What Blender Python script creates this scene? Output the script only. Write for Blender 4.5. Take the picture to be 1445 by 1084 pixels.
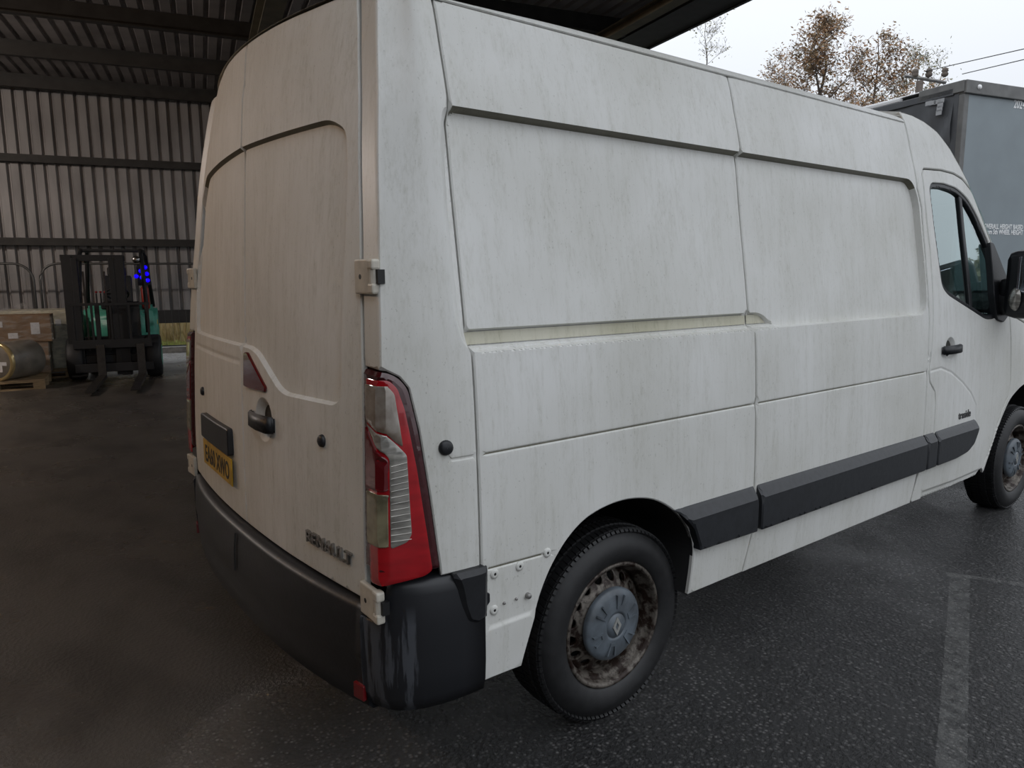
import bpy, bmesh, math, random
import numpy as np
from mathutils import Vector, Matrix
from mathutils.geometry import delaunay_2d_cdt

for _o in list(bpy.data.objects):
    bpy.data.objects.remove(_o)
SC = bpy.context.scene
COL = SC.collection
random.seed(7)
rng = np.random.default_rng(7)

# ------------------------------------------------------------------ camera
F_PX = 1017.8155
CAM = np.array([-0.672865, -2.612151, 1.524762])
YAW, PITCH, ROLL = 0.9181705, 0.1473437, -0.0067319


def cam_basis():
    cy, sy, cp, sp = math.cos(YAW), math.sin(YAW), math.cos(PITCH), math.sin(PITCH)
    f = np.array([cy * cp, sy * cp, -sp])
    r = np.array([sy, -cy, 0.0])
    u = np.cross(r, f)
    c, s = math.cos(ROLL), math.sin(ROLL)
    return c * r + s * u, -s * r + c * u, f


CR, CU, CF = cam_basis()
cd = bpy.data.cameras.new('camera')
cd.sensor_fit = 'HORIZONTAL'
cd.sensor_width = 36.0
cd.lens = F_PX / 1445.0 * 36.0
cd.clip_start = 0.05
cd.clip_end = 400
cam = bpy.data.objects.new('camera', cd)
COL.objects.link(cam)
m = Matrix.Identity(4)
for i in range(3):
    m[i][0], m[i][1], m[i][2], m[i][3] = CR[i], CU[i], -CF[i], CAM[i]
cam.matrix_world = m
SC.camera = cam

# ------------------------------------------------------------------ world: overcast sky, brighter to the zenith
SKY_HORIZON = (0.80, 0.84, 0.90)
SKY_STRENGTH = 0.86
W = bpy.data.worlds.new('overcast_sky')
SC.world = W
W.use_nodes = True
nt = W.node_tree
nt.nodes.clear()
wo = nt.nodes.new('ShaderNodeOutputWorld')
bg = nt.nodes.new('ShaderNodeBackground')
tc = nt.nodes.new('ShaderNodeTexCoord')
sx = nt.nodes.new('ShaderNodeSeparateXYZ')
nt.links.new(tc.outputs['Generated'], sx.inputs[0])
mr = nt.nodes.new('ShaderNodeMapRange')
mr.inputs['From Min'].default_value = 0.0
mr.inputs['From Max'].default_value = 1.0
mr.inputs['To Min'].default_value = 1.0
mr.inputs['To Max'].default_value = 2.3
nt.links.new(sx.outputs['Z'], mr.inputs['Value'])
mu = nt.nodes.new('ShaderNodeMath')
mu.operation = 'MULTIPLY'
mu.inputs[1].default_value = SKY_STRENGTH
nt.links.new(mr.outputs[0], mu.inputs[0])
bg.inputs['Color'].default_value = (*SKY_HORIZON, 1)
nt.links.new(mu.outputs[0], bg.inputs['Strength'])
nt.links.new(bg.outputs[0], wo.inputs[0])

SC.view_settings.view_transform = 'Standard'
SC.view_settings.look = 'None'
SC.view_settings.exposure = 0.0
SC.view_settings.gamma = 1.0
SC.view_settings.use_curve_mapping = False

# ------------------------------------------------------------------ projection helpers
def ray(px):
    d = CF * F_PX + CR * (px[0] - 722.5) - CU * (px[1] - 542.0)
    return d / np.linalg.norm(d)


def hit(px, ax, v):
    d = ray(px)
    return CAM + d * ((v - CAM[ax]) / d[ax])


def proj(P):
    d = np.asarray(P) - CAM
    z = d @ CF
    return np.stack([722.5 + F_PX * (d @ CR) / z, 542 - F_PX * (d @ CU) / z], -1)


# ------------------------------------------------------------------ object helpers
def obj(name, verts, faces, mat, parent=None, smooth=False, inv=True):
    me = bpy.data.meshes.new(name)
    me.from_pydata([tuple(map(float, v)) for v in verts], [], [tuple(map(int, f)) for f in faces])
    me.update()
    if smooth:
        me.shade_smooth()
    o = bpy.data.objects.new(name, me)
    COL.objects.link(o)
    if mat:
        me.materials.append(mat)
    if parent is not None:
        o.parent = parent
        if inv and 'wloc' in parent:
            o.matrix_parent_inverse = Matrix.Translation(-Vector(parent['wloc']))
    return o


def bobj(name, bm, mat, parent=None, smooth=False, inv=True):
    me = bpy.data.meshes.new(name)
    bm.to_mesh(me)
    bm.free()
    if smooth:
        me.shade_smooth()
    o = bpy.data.objects.new(name, me)
    COL.objects.link(o)
    if mat:
        me.materials.append(mat)
    if parent is not None:
        o.parent = parent
        if inv and 'wloc' in parent:
            o.matrix_parent_inverse = Matrix.Translation(-Vector(parent['wloc']))
    return o


def tag(o, label, cat=None, group=None, kind=None):
    if label:
        o['label'] = label
    if cat:
        o['category'] = cat
    if group:
        o['group'] = group
    if kind:
        o['kind'] = kind
    return o


def empty(name, loc, rz=0.0, world_children=False):
    o = bpy.data.objects.new(name, None)
    COL.objects.link(o)
    o.location = loc
    o.rotation_euler = (0, 0, rz)
    o.empty_display_size = 0.2
    if world_children:
        o['wloc'] = tuple(loc)
    return o


def box(bm, c, s, rot=None, bev=0.0):
    """box centre c, full size s; rot = Matrix 3x3"""
    vs = []
    R = rot if rot is not None else Matrix.Identity(3)
    for dx in (-.5, .5):
        for dy in (-.5, .5):
            for dz in (-.5, .5):
                vs.append(bm.verts.new(Vector(c) + R @ Vector((dx * s[0], dy * s[1], dz * s[2]))))
    q = [(0, 1, 3, 2), (4, 6, 7, 5), (0, 4, 5, 1), (2, 3, 7, 6), (0, 2, 6, 4), (1, 5, 7, 3)]
    fs = [bm.faces.new([vs[i] for i in f]) for f in q]
    if bev > 0:
        es = list({e for f in fs for e in f.edges})
        bmesh.ops.bevel(bm, geom=es, offset=bev, segments=2, profile=.5, affect='EDGES')
    return bm


def frame_from(d):
    d = Vector(d).normalized()
    a = Vector((0, 0, 1)) if abs(d.z) < .9 else Vector((1, 0, 0))
    u = d.cross(a).normalized()
    return u, d.cross(u).normalized(), d


def tube(bm, pts, r, n=8, cap=True):
    pts = [Vector(p) for p in pts]
    rs = r if isinstance(r, (list, tuple)) else [r] * len(pts)
    rings = []
    for i, p in enumerate(pts):
        d = (pts[min(i + 1, len(pts) - 1)] - pts[max(i - 1, 0)])
        u, v, _ = frame_from(d)
        rings.append([bm.verts.new(p + (u * math.cos(2 * math.pi * k / n) + v * math.sin(2 * math.pi * k / n)) * rs[i]) for k in range(n)])
    for a, b in zip(rings[:-1], rings[1:]):
        for k in range(n):
            bm.faces.new([a[k], a[(k + 1) % n], b[(k + 1) % n], b[k]])
    if cap:
        bm.faces.new(rings[0][::-1])
        bm.faces.new(rings[-1])
    return bm


def lathe(bm, prof, n=48, axis='y', c=(0, 0, 0), cap=False):
    """prof list of (r, h): h along axis"""
    rings = []
    c = Vector(c)
    for r, h in prof:
        ring = []
        for k in range(n):
            a = 2 * math.pi * k / n
            if axis == 'y':
                v = Vector((r * math.cos(a), h, r * math.sin(a)))
            elif axis == 'z':
                v = Vector((r * math.cos(a), r * math.sin(a), h))
            else:
                v = Vector((h, r * math.cos(a), r * math.sin(a)))
            ring.append(bm.verts.new(c + v))
        rings.append(ring)
    for a, b in zip(rings[:-1], rings[1:]):
        for k in range(n):
            bm.faces.new([a[k], a[(k + 1) % n], b[(k + 1) % n], b[k]])
    if cap:
        bm.faces.new(rings[0])
        bm.faces.new(rings[-1])
    bmesh.ops.recalc_face_normals(bm, faces=bm.faces[:])
    return bm


def prism(bm, poly, a, b, plane='xz'):
    """extrude 2D polygon between a and b along the remaining axis"""
    def P(p, h):
        return {'xz': (p[0], h, p[1]), 'yz': (h, p[0], p[1]), 'xy': (p[0], p[1], h)}[plane]
    A = [bm.verts.new(P(p, a)) for p in poly]
    B = [bm.verts.new(P(p, b)) for p in poly]
    n = len(poly)
    fs = [bm.faces.new(A), bm.faces.new(B[::-1])]
    for k in range(n):
        fs.append(bm.faces.new([A[k], B[k], B[(k + 1) % n], A[(k + 1) % n]]))
    bmesh.ops.recalc_face_normals(bm, faces=fs)
    return bm


def copy_tree(o, parent=None):
    c = o.copy()
    COL.objects.link(c)
    mpi = o.matrix_parent_inverse.copy()
    c.parent = parent
    c.matrix_parent_inverse = mpi
    for ch in [q for q in bpy.data.objects if q.parent == o]:
        copy_tree(ch, c)
    return c


def text_mesh(name, body, size, depth, mat, parent, M, bold=0.0, align='LEFT', sx=1.0, inv=True):
    cu = bpy.data.curves.new(name, 'FONT')
    cu.body = body
    cu.size = size
    cu.extrude = depth
    cu.offset = bold
    cu.align_x = align
    cu.resolution_u = 3
    t = bpy.data.objects.new(name, cu)
    COL.objects.link(t)
    dg = bpy.context.evaluated_depsgraph_get()
    me = bpy.data.meshes.new_from_object(t.evaluated_get(dg))
    bpy.data.objects.remove(t)
    me.transform(Matrix.Diagonal((sx, 1, 1, 1)))
    me.transform(M)
    me.materials.clear()
    me.materials.append(mat)
    o = bpy.data.objects.new(name, me)
    COL.objects.link(o)
    if parent is not None:
        o.parent = parent
        if inv and 'wloc' in parent:
            o.matrix_parent_inverse = Matrix.Translation(-Vector(parent['wloc']))
    return o


# ------------------------------------------------------------------ materials
def new_mat(name):
    mt = bpy.data.materials.new(name)
    mt.use_nodes = True
    return mt, mt.node_tree, mt.node_tree.nodes['Principled BSDF']


def mat(name, col, rough=.5, metal=0., noise=0., nscale=20., bump=0., coat=0., emis=None, estr=0., stretch=(1, 1, 1), col2=None):
    mt, nt, b = new_mat(name)
    b.inputs['Base Color'].default_value = (*col, 1)
    b.inputs['Roughness'].default_value = rough
    b.inputs['Metallic'].default_value = metal
    b.inputs['Coat Weight'].default_value = coat
    if emis:
        b.inputs['Emission Color'].default_value = (*emis, 1)
        b.inputs['Emission Strength'].default_value = estr
    if noise > 0 or bump > 0 or col2:
        tc = nt.nodes.new('ShaderNodeTexCoord')
        mp = nt.nodes.new('ShaderNodeMapping')
        mp.inputs['Scale'].default_value = stretch
        nt.links.new(tc.outputs['Object'], mp.inputs[0])
        nz = nt.nodes.new('ShaderNodeTexNoise')
        nz.inputs['Scale'].default_value = nscale
        nz.inputs['Detail'].default_value = 5
        nt.links.new(mp.outputs[0], nz.inputs['Vector'])
        if noise > 0 or col2:
            rp = nt.nodes.new('ShaderNodeValToRGB')
            rp.color_ramp.elements[0].position = .35
            rp.color_ramp.elements[1].position = .68
            c2 = col2 or tuple(c * (1 - noise) for c in col)
            rp.color_ramp.elements[0].color = (*col, 1)
            rp.color_ramp.elements[1].color = (*c2, 1)
            nt.links.new(nz.outputs[0], rp.inputs[0])
            nt.links.new(rp.outputs[0], b.inputs['Base Color'])
        if bump > 0:
            bp = nt.nodes.new('ShaderNodeBump')
            bp.inputs['Strength'].default_value = bump
            bp.inputs['Distance'].default_value = .01
            nt.links.new(nz.outputs[0], bp.inputs['Height'])
            nt.links.new(bp.outputs[0], b.inputs['Normal'])
    return mt


def N(nt, typ, **kw):
    n = nt.nodes.new(typ)
    for k, v in kw.items():
        setattr(n, k, v)
    return n


def noise_mask(nt, vec, scale, lo, hi, stretch=(1, 1, 1), detail=6, rough=.6):
    mp = N(nt, 'ShaderNodeMapping')
    mp.inputs['Scale'].default_value = stretch
    nt.links.new(vec, mp.inputs[0])
    nz = N(nt, 'ShaderNodeTexNoise')
    nz.inputs['Scale'].default_value = scale
    nz.inputs['Detail'].default_value = detail
    nz.inputs['Roughness'].default_value = rough
    nt.links.new(mp.outputs[0], nz.inputs['Vector'])
    r = N(nt, 'ShaderNodeMapRange')
    r.inputs['From Min'].default_value = lo
    r.inputs['From Max'].default_value = hi
    nt.links.new(nz.outputs[0], r.inputs['Value'])
    return r.outputs[0]


def mix(nt, fac, a, b):
    n = N(nt, 'ShaderNodeMix', data_type='RGBA')
    if hasattr(fac, 'node'):
        nt.links.new(fac, n.inputs[0])
    else:
        n.inputs[0].default_value = fac
    for i, v in ((6, a), (7, b)):
        if hasattr(v, 'node'):
            nt.links.new(v, n.inputs[i])
        else:
            n.inputs[i].default_value = (*v, 1)
    return n.outputs[2]


def mathn(nt, op, a, b=None, clamp=False):
    n = N(nt, 'ShaderNodeMath', operation=op, use_clamp=clamp)
    for i, v in enumerate((a, b)):
        if v is None:
            continue
        if hasattr(v, 'node'):
            nt.links.new(v, n.inputs[i])
        else:
            n.inputs[i].default_value = v
    return n.outputs[0]


def paint_mat(name, clean, film, grime, film_amt, grime_amt, rough=.42):
    mt, nt, b = new_mat(name)
    tc = N(nt, 'ShaderNodeTexCoord')
    v = tc.outputs['Object']
    streak = noise_mask(nt, v, 16.0, .45, .80, (1.6, 1.6, .10), 8, .75)
    fine = noise_mask(nt, v, 110.0, .42, .75, (1, 1, .3), 4, .7)
    big = noise_mask(nt, v, 1.6, .30, .75, (1, 1, .8), 4, .6)
    speck = noise_mask(nt, v, 160.0, .66, .74, (1, 1, .6), 2, .5)
    c = mix(nt, mathn(nt, 'MULTIPLY', big, film_amt), clean, film)
    c = mix(nt, mathn(nt, 'MULTIPLY', mathn(nt, 'MULTIPLY', streak, fine), grime_amt), c, grime)
    c = mix(nt, mathn(nt, 'MULTIPLY', streak, grime_amt * .45), c, film)
    c = mix(nt, mathn(nt, 'MULTIPLY', mathn(nt, 'MULTIPLY', speck, big), .55), c, (grime[0] * .5, grime[1] * .5, grime[2] * .5))
    nt.links.new(c, b.inputs['Base Color'])
    b.inputs['Roughness'].default_value = rough
    b.inputs['Specular IOR Level'].default_value = .4
    return mt


M_paint = paint_mat('dirty_white_paint', (.75, .75, .73), (.55, .545, .495), (.26, .25, .17), .85, .75)
M_rear = paint_mat('road_film_white_paint', (.75, .75, .73), (.55, .545, .495), (.26, .25, .17), .95, .9, .6)
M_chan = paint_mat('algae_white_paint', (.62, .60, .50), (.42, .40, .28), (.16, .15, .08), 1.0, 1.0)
M_grime_shade = paint_mat('algae_grime_and_shade', (.20, .19, .145), (.13, .122, .085), (.05, .046, .03), 1.0, 1.0)  # algae dirt, darkened further by overhang shade put into the colour
M_seam = mat('grimy_seam', (.035, .033, .028), .9)
M_black = mat('black_plastic', (.014, .015, .018), .45, noise=.3, nscale=60, bump=.05)
M_trim = mat('grey_black_plastic', (.021, .023, .027), .42, noise=.3, nscale=40, bump=.06)
M_dark = mat('underbody_black', (.02, .02, .02), .9)
M_rubber = mat('tyre_rubber', (.018, .018, .019), .55, noise=.4, nscale=30, bump=.08)
M_red = mat('red_lens', (.42, .006, .012), .12, coat=.6, noise=.35, nscale=8, stretch=(1, 1, 4))
M_dred = mat('dark_red_lens', (.10, .003, .006), .15, coat=.6)
M_border = mat('black_red_border', (.045, .004, .006), .15, coat=.6)
M_clear = mat('clear_lens', (.42, .40, .36), .12, metal=.35, coat=.6, noise=.55, nscale=14, stretch=(1, 1, 5))
M_smoke = mat('smoked_clear_lens', (.16, .12, .09), .08, metal=.2, coat=.8, noise=.6, nscale=12, col2=(.40, .37, .33))
M_amber = mat('reverse_lens', (.30, .27, .17), .15, metal=.3, coat=.6, noise=.6, nscale=18)
M_metalw = mat('hinge_white', (.60, .56, .48), .4, noise=.25, nscale=25)
M_chrome = mat('dull_chrome', (.35, .34, .33), .25, metal=1.0)
M_cap = mat('grey_hub_plastic', (.13, .155, .18), .42, noise=.35, nscale=14, col2=(.07, .08, .09))
M_white = mat('white_print', (.9, .9, .9), .6)
M_yellow = mat('plate_yellow', (.62, .38, .02), .4, noise=.35, nscale=15)
M_ink = mat('plate_ink', (.008, .008, .008), .5)
M_steel = mat('galvanised_steel', (.30, .29, .28), .5, metal=.6, noise=.3, nscale=12)


def rust_mat():
    mt, nt, b = new_mat('rusty_rim')
    v = N(nt, 'ShaderNodeTexCoord').outputs['Object']
    a = noise_mask(nt, v, 26, .44, .56, detail=8)
    s = noise_mask(nt, v, 90, .5, .7)
    c = mix(nt, a, (.15, .132, .112), (.022, .011, .007))
    c = mix(nt, mathn(nt, 'MULTIPLY', s, .6), c, (.015, .011, .009))
    nt.links.new(c, b.inputs['Base Color'])
    b.inputs['Metallic'].default_value = .35
    b.inputs['Roughness'].default_value = .42
    bp = N(nt, 'ShaderNodeBump')
    bp.inputs['Strength'].default_value = .3
    bp.inputs['Distance'].default_value = .004
    nt.links.new(s, bp.inputs['Height'])
    nt.links.new(bp.outputs[0], b.inputs['Normal'])
    return mt


M_rust = rust_mat()


def glass_mat(name, tint, trans=.8):
    mt, nt, b = new_mat(name)
    nt.nodes.remove(b)
    out = nt.nodes['Material Output']
    t = N(nt, 'ShaderNodeBsdfTransparent')
    t.inputs[0].default_value = (*tint, 1)
    g = N(nt, 'ShaderNodeBsdfGlossy')
    g.inputs['Roughness'].default_value = .02
    g.inputs['Color'].default_value = (.85, .97, .97, 1)
    fr = N(nt, 'ShaderNodeFresnel')
    fr.inputs[0].default_value = 1.6
    ad = mathn(nt, 'ADD', fr.outputs[0], 1 - trans - .1, True)
    mx = N(nt, 'ShaderNodeMixShader')
    nt.links.new(ad, mx.inputs[0])
    nt.links.new(t.outputs[0], mx.inputs[1])
    nt.links.new(g.outputs[0], mx.inputs[2])
    nt.links.new(mx.outputs[0], out.inputs[0])
    return mt


M_glass = glass_mat('tinted_glass', (.55, .72, .70), .62)
M_mirror = mat('mirror_glass', (.7, .72, .78), .03, metal=1.0)


def ground_mat():
    mt, nt, b = new_mat('wet_tarmac')
    v = N(nt, 'ShaderNodeTexCoord').outputs['Object']
    # aggregate
    vo = N(nt, 'ShaderNodeTexVoronoi')
    vo.inputs['Scale'].default_value = 68
    nt.links.new(v, vo.inputs['Vector'])
    fine = noise_mask(nt, v, 260, .35, .7, detail=2)
    agg = noise_mask(nt, v, 120, .38, .66, detail=2)
    patch = noise_mask(nt, v, .9, .38, .66, detail=5)
    stain = noise_mask(nt, v, 2.4, .45, .70, (1, .5, 1), detail=6)
    # floor of the shed is worn smooth: boundary west of the van
    s = N(nt, 'ShaderNodeSeparateXYZ')
    nt.links.new(v, s.inputs[0])
    wob = noise_mask(nt, v, .6, .3, .7)
    e = mathn(nt, 'ADD', s.outputs['X'], mathn(nt, 'MULTIPLY', wob, .9))
    e = mathn(nt, 'SUBTRACT', e, mathn(nt, 'MULTIPLY', s.outputs['Y'], .28))
    yard = N(nt, 'ShaderNodeMapRange')
    yard.inputs['From Min'].default_value = .1
    yard.inputs['From Max'].default_value = 1.5
    nt.links.new(e, yard.inputs['Value'])
    yd = yard.outputs[0]
    sc = N(nt, 'ShaderNodeSeparateColor')
    nt.links.new(vo.outputs['Color'], sc.inputs[0])
    stone = N(nt, 'ShaderNodeMapRange')
    stone.inputs['From Min'].default_value = .35
    stone.inputs['From Max'].default_value = 1.0
    nt.links.new(sc.outputs[0], stone.inputs['Value'])
    core = N(nt, 'ShaderNodeMapRange')
    core.inputs['From Min'].default_value = .55
    core.inputs['From Max'].default_value = .15
    nt.links.new(vo.outputs['Distance'], core.inputs['Value'])
    col_y = mix(nt, mathn(nt, 'MULTIPLY', stone.outputs[0], core.outputs[0]), (.032, .032, .033), (.33, .32, .31))
    col_y = mix(nt, mathn(nt, 'MULTIPLY', agg, .3), col_y, (.035, .035, .035))
    col_y = mix(nt, mathn(nt, 'MULTIPLY', stain, .45), col_y, (.022, .021, .020))
    col_s = mix(nt, stain, (.10, .088, .076), (.048, .042, .036))
    col_s = mix(nt, mathn(nt, 'MULTIPLY', agg, .35), col_s, (.04, .035, .03))
    nt.links.new(mix(nt, yd, col_s, col_y), b.inputs['Base Color'])
    rr = N(nt, 'ShaderNodeMapRange')
    rr.inputs['To Min'].default_value = .38
    rr.inputs['To Max'].default_value = .20
    nt.links.new(patch, rr.inputs['Value'])
    nt.links.new(rr.outputs[0], b.inputs['Roughness'])
    h = mathn(nt, 'ADD', mathn(nt, 'MULTIPLY', vo.outputs['Distance'], .8), mathn(nt, 'MULTIPLY', fine, .35))
    bp = N(nt, 'ShaderNodeBump')
    bp.inputs['Distance'].default_value = .022
    st = mathn(nt, 'ADD', mathn(nt, 'MULTIPLY', yd, .80), .20)
    nt.links.new(st, bp.inputs['Strength'])
    nt.links.new(h, bp.inputs['Height'])
    nt.links.new(bp.outputs[0], b.inputs['Normal'])
    return mt


M_ground = ground_mat()


def corner_mat():
    mt, nt, b = new_mat('streaked_black_plastic')
    v = N(nt, 'ShaderNodeTexCoord').outputs['Object']
    a = noise_mask(nt, v, 30, .47, .53, (1.2, 1.2, .12), 5, .6)
    z = N(nt, 'ShaderNodeSeparateXYZ')
    nt.links.new(v, z.inputs[0])
    r = N(nt, 'ShaderNodeMapRange')
    r.inputs['From Min'].default_value = .245
    r.inputs['From Max'].default_value = .215
    nt.links.new(z.outputs['X'], r.inputs['Value'])
    r2 = N(nt, 'ShaderNodeMapRange')
    r2.inputs['From Min'].default_value = .66
    r2.inputs['From Max'].default_value = .60
    nt.links.new(z.outputs['Z'], r2.inputs['Value'])
    k = mathn(nt, 'MULTIPLY', mathn(nt, 'MULTIPLY', a, r.outputs[0]), r2.outputs[0])
    nt.links.new(mix(nt, k, (.014, .015, .018), (.065, .07, .08)), b.inputs['Base Color'])
    b.inputs['Roughness'].default_value = .42
    return mt


M_corner = corner_mat()


def worn_paint_mat():
    mt, nt, b = new_mat('worn_white_line')
    v = N(nt, 'ShaderNodeTexCoord').outputs['Object']
    a = noise_mask(nt, v, 14, .38, .75, detail=8, rough=.8)
    b.inputs['Base Color'].default_value = (.42, .42, .40, 1)
    b.inputs['Roughness'].default_value = .4
    nt.links.new(mathn(nt, 'MULTIPLY', a, .30), b.inputs['Alpha'])
    return mt


M_line = worn_paint_mat()
M_clad = mat('grey_cladding', (.42, .40, .39), .5, metal=.1, noise=.4, nscale=1.2, stretch=(3, 3, .6))
M_roofs = mat('grey_roof_sheet', (.38, .35, .34), .55, metal=.1, noise=.4, nscale=1.5)
M_beam = mat('dark_steel_beam', (.055, .052, .048), .6, metal=.3, noise=.3, nscale=6)
M_tanbeam = mat('tan_painted_beam', (.17, .152, .105), .6, noise=.35, nscale=5)
M_kerb = mat('dark_kerb_beam', (.045, .043, .042), .7, noise=.3, nscale=4)

# ------------------------------------------------------------------ ground and shed
# shed axes: NV points from the yard to the far wall, WV along the wall
NV = np.array([math.cos(math.radians(75.5)), math.sin(math.radians(75.5)), 0])
WV = np.array([NV[1], -NV[0], 0])
RZ_SHED = math.radians(-14.5)          # local x = WV, local y = NV


def sh(w, q, z=0.0):
    p = CAM * [1, 1, 0] + WV * w + NV * q
    return (float(p[0]), float(p[1]), float(z))


def to_wq(P):
    d = (np.asarray(P) - CAM)
    return float(d @ WV), float(d @ NV)


def roof_z(q):
    return 4.9 + .018 * q


bm = bmesh.new()
G = 90
bmesh.ops.create_grid(bm, x_segments=8, y_segments=8, size=G)
tag(bobj('floor', bm, M_ground), 'wet dark tarmac yard and shed floor under the van', kind='structure')

QW = to_wq(hit((255, 498), 2, 0))[1]     # far wall


def corrugated(width, ribs, length, depth=.035):
    """trapezoid sheet: x across, y along; z relief"""
    pit = width / ribs
    xs, zs = [], []
    for i in range(ribs):
        for f, zz in ((0, 0), (.62, 0), (.72, 1), (.90, 1)):
            xs.append((i + f) * pit)
            zs.append(zz * depth)
    xs.append(width)
    zs.append(0)
    v, f = [], []
    for x, z in zip(xs, zs):
        v += [(x, 0, z), (x, length, z)]
    for i in range(len(xs) - 1):
        f.append((2 * i, 2 * i + 2, 2 * i + 3, 2 * i + 1))
    return v, f


wall = empty('wall_far', sh(0, QW), RZ_SHED)
tag(wall, 'grey corrugated far wall of the shed', kind='structure')
# vertical sheets
v, f = corrugated(1.0, 5, 4.45, .045)
v = [(x, z * 1.6, y) for x, y, z in v]
first = None
for i in range(-13, 7):
    if first is None:
        o = obj('cladding_sheet', v, f, M_clad, wall, inv=False)
        first = o
    else:
        o = first.copy()
        COL.objects.link(o)
    o.location = (i * 1.0, 0, .80)
for k, (z, hgt, dep) in enumerate(((.77, .26, .16), (2.27, .10, .14), (3.80, .10, .14))):
    bm = bmesh.new()
    box(bm, (-3, -.07 - dep / 2, z), (20, dep, hgt))
    if k:
        box(bm, (-3, -.07 - dep, z - hgt / 2 - .015), (20, .03, .05))
    bobj('wall_rail' if k else 'kerb_beam', bm, M_kerb if k == 0 else M_beam, wall, inv=False)
for w in (-11.5, 5.2):
    bm = bmesh.new()
    box(bm, (w, -.13, 2.5), (.2, .012, 5.0))
    box(bm, (w, -.25, 2.5), (.012, .22, 5.0))
    box(bm, (w, -.37, 2.5), (.2, .012, 5.0))
    bobj('column', bm, M_beam, wall, inv=False)
bm = bmesh.new()
box(bm, (-3, .35, .05), (20, .25, .12))
bobj('kerb', bm, mat('pale_concrete_kerb', (.34, .33, .31), .8, noise=.4, nscale=9), wall, inv=False)

# unseen left side wall, added to shade the rear of the van
lw = empty('wall_left_unseen', sh(-13, 0), RZ_SHED)
tag(lw, 'unseen corrugated side wall of the shed, added to shade the van rear', kind='structure')
v, f = corrugated(1.0, 5, 5.1, .045)
v = [(z, x, y) for x, y, z in v]
first = None
for i in range(-14, 18):
    if first is None:
        o = first = obj('cladding_sheet', v, f, M_clad, lw, inv=False)
    else:
        o = first.copy()
        COL.objects.link(o)
    o.location = (0, i, 0)
bwall = empty('wall_back_unseen', sh(-13, -14), RZ_SHED)  # unseen back wall, added to keep light off the rear doors
tag(bwall, 'unseen corrugated back wall of the shed, added to shade the van rear', kind='structure')
v, f = corrugated(1.0, 5, 5.1, .045)
v = [(x, z, y) for x, y, z in v]
first = None
for i in range(0, 12):
    if first is None:
        o = first = obj('cladding_sheet', v, f, M_clad, bwall, inv=False)
    else:
        o = first.copy()
        COL.objects.link(o)
    o.location = (i, 0, 0)

roof = empty('ceiling', sh(0, 0), RZ_SHED)
tag(roof, 'corrugated sheet roof of the open shed on steel purlins', kind='structure')
W_VERGE = 6.3
Q_EAVE = 1.5
W_BACK = -1.0
SLR = math.atan(.018)


def roof_sheets(w0, n, q0, q1):
    v, f = corrugated(1.0, 5, q1 - q0, .045)
    first = None
    for i in range(n):
        if first is None:
            o = first = obj('roof_sheet', [(x, y, z + .018 * y) for x, y, z in v], f, M_roofs, roof, inv=False)
        else:
            o = first.copy()
            COL.objects.link(o)
        o.location = (w0 - 1 - i, q0, roof_z(q0))


roof_sheets(W_VERGE, 8, Q_EAVE, QW + .3)
roof_sheets(W_VERGE - 8, 11, -14, QW + .3)  # reaches unseen past the eave, added to shade the van rear
for i, q in enumerate((15.9, 13.6, 11.4, 9.2, 7.0, 4.8, 2.4)):
    bm = bmesh.new()
    box(bm, ((W_VERGE - .7 - 13) / 2, q, roof_z(q) - .13), (W_VERGE + 12.3, .035, .24))
    box(bm, ((W_VERGE - .7 - 13) / 2, q - .04, roof_z(q) - .24), (W_VERGE + 12.3, .09, .02))
    bobj('purlin', bm, M_beam, roof, inv=False)
for q in (.2, -2, -4.2, -6.4, -8.6, -10.8, -13):  # purlins under the added unseen part of the roof
    bm = bmesh.new()
    box(bm, ((-1.7 - 13) / 2, q, roof_z(q) - .12), (11.3, .035, .22))
    bobj('purlin', bm, M_beam, roof, inv=False)


def rafter(w, q0, q1, m_, wid=.22, dep=.34, drop=.24):
    bm = bmesh.new()
    za, zb = roof_z(q0) - drop, roof_z(q1) - drop
    L = q1 - q0
    R = Matrix.Rotation(math.atan2(zb - za, L), 3, 'X')
    c = Vector((w, (q0 + q1) / 2, (za + zb) / 2))
    box(bm, c + Vector((0, 0, -.01)), (wid, L, .02), R)
    box(bm, c + Vector((0, 0, -dep / 2)), (.02, L, dep), R)
    box(bm, c + Vector((0, 0, -dep)), (wid, L, .02), R)
    bobj('rafter', bm, m_, roof, inv=False)


rw1 = to_wq(hit((380, 20), 2, 4.6))[0]
rw2 = to_wq(hit((918, 26), 2, 4.6))[0]
rafter(rw1, Q_EAVE, QW - .3, M_tanbeam)
rafter(rw2, Q_EAVE, QW - .3, M_tanbeam, .16, .12, .30)
# deep dark verge beam behind the tan strut
bm = bmesh.new()
box(bm, (W_VERGE - .35, (Q_EAVE + QW) / 2, roof_z(8) - .20), (.62, QW - Q_EAVE, .05), Matrix.Rotation(SLR, 3, 'X'))
box(bm, (W_VERGE - .08, (Q_EAVE + QW) / 2, roof_z(8) - .12), (.05, QW - Q_EAVE, .24), Matrix.Rotation(SLR, 3, 'X'))
bobj('verge_beam', bm, M_beam, roof, inv=False)
for q in (Q_EAVE + .1, 8.6):
    pass


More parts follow.
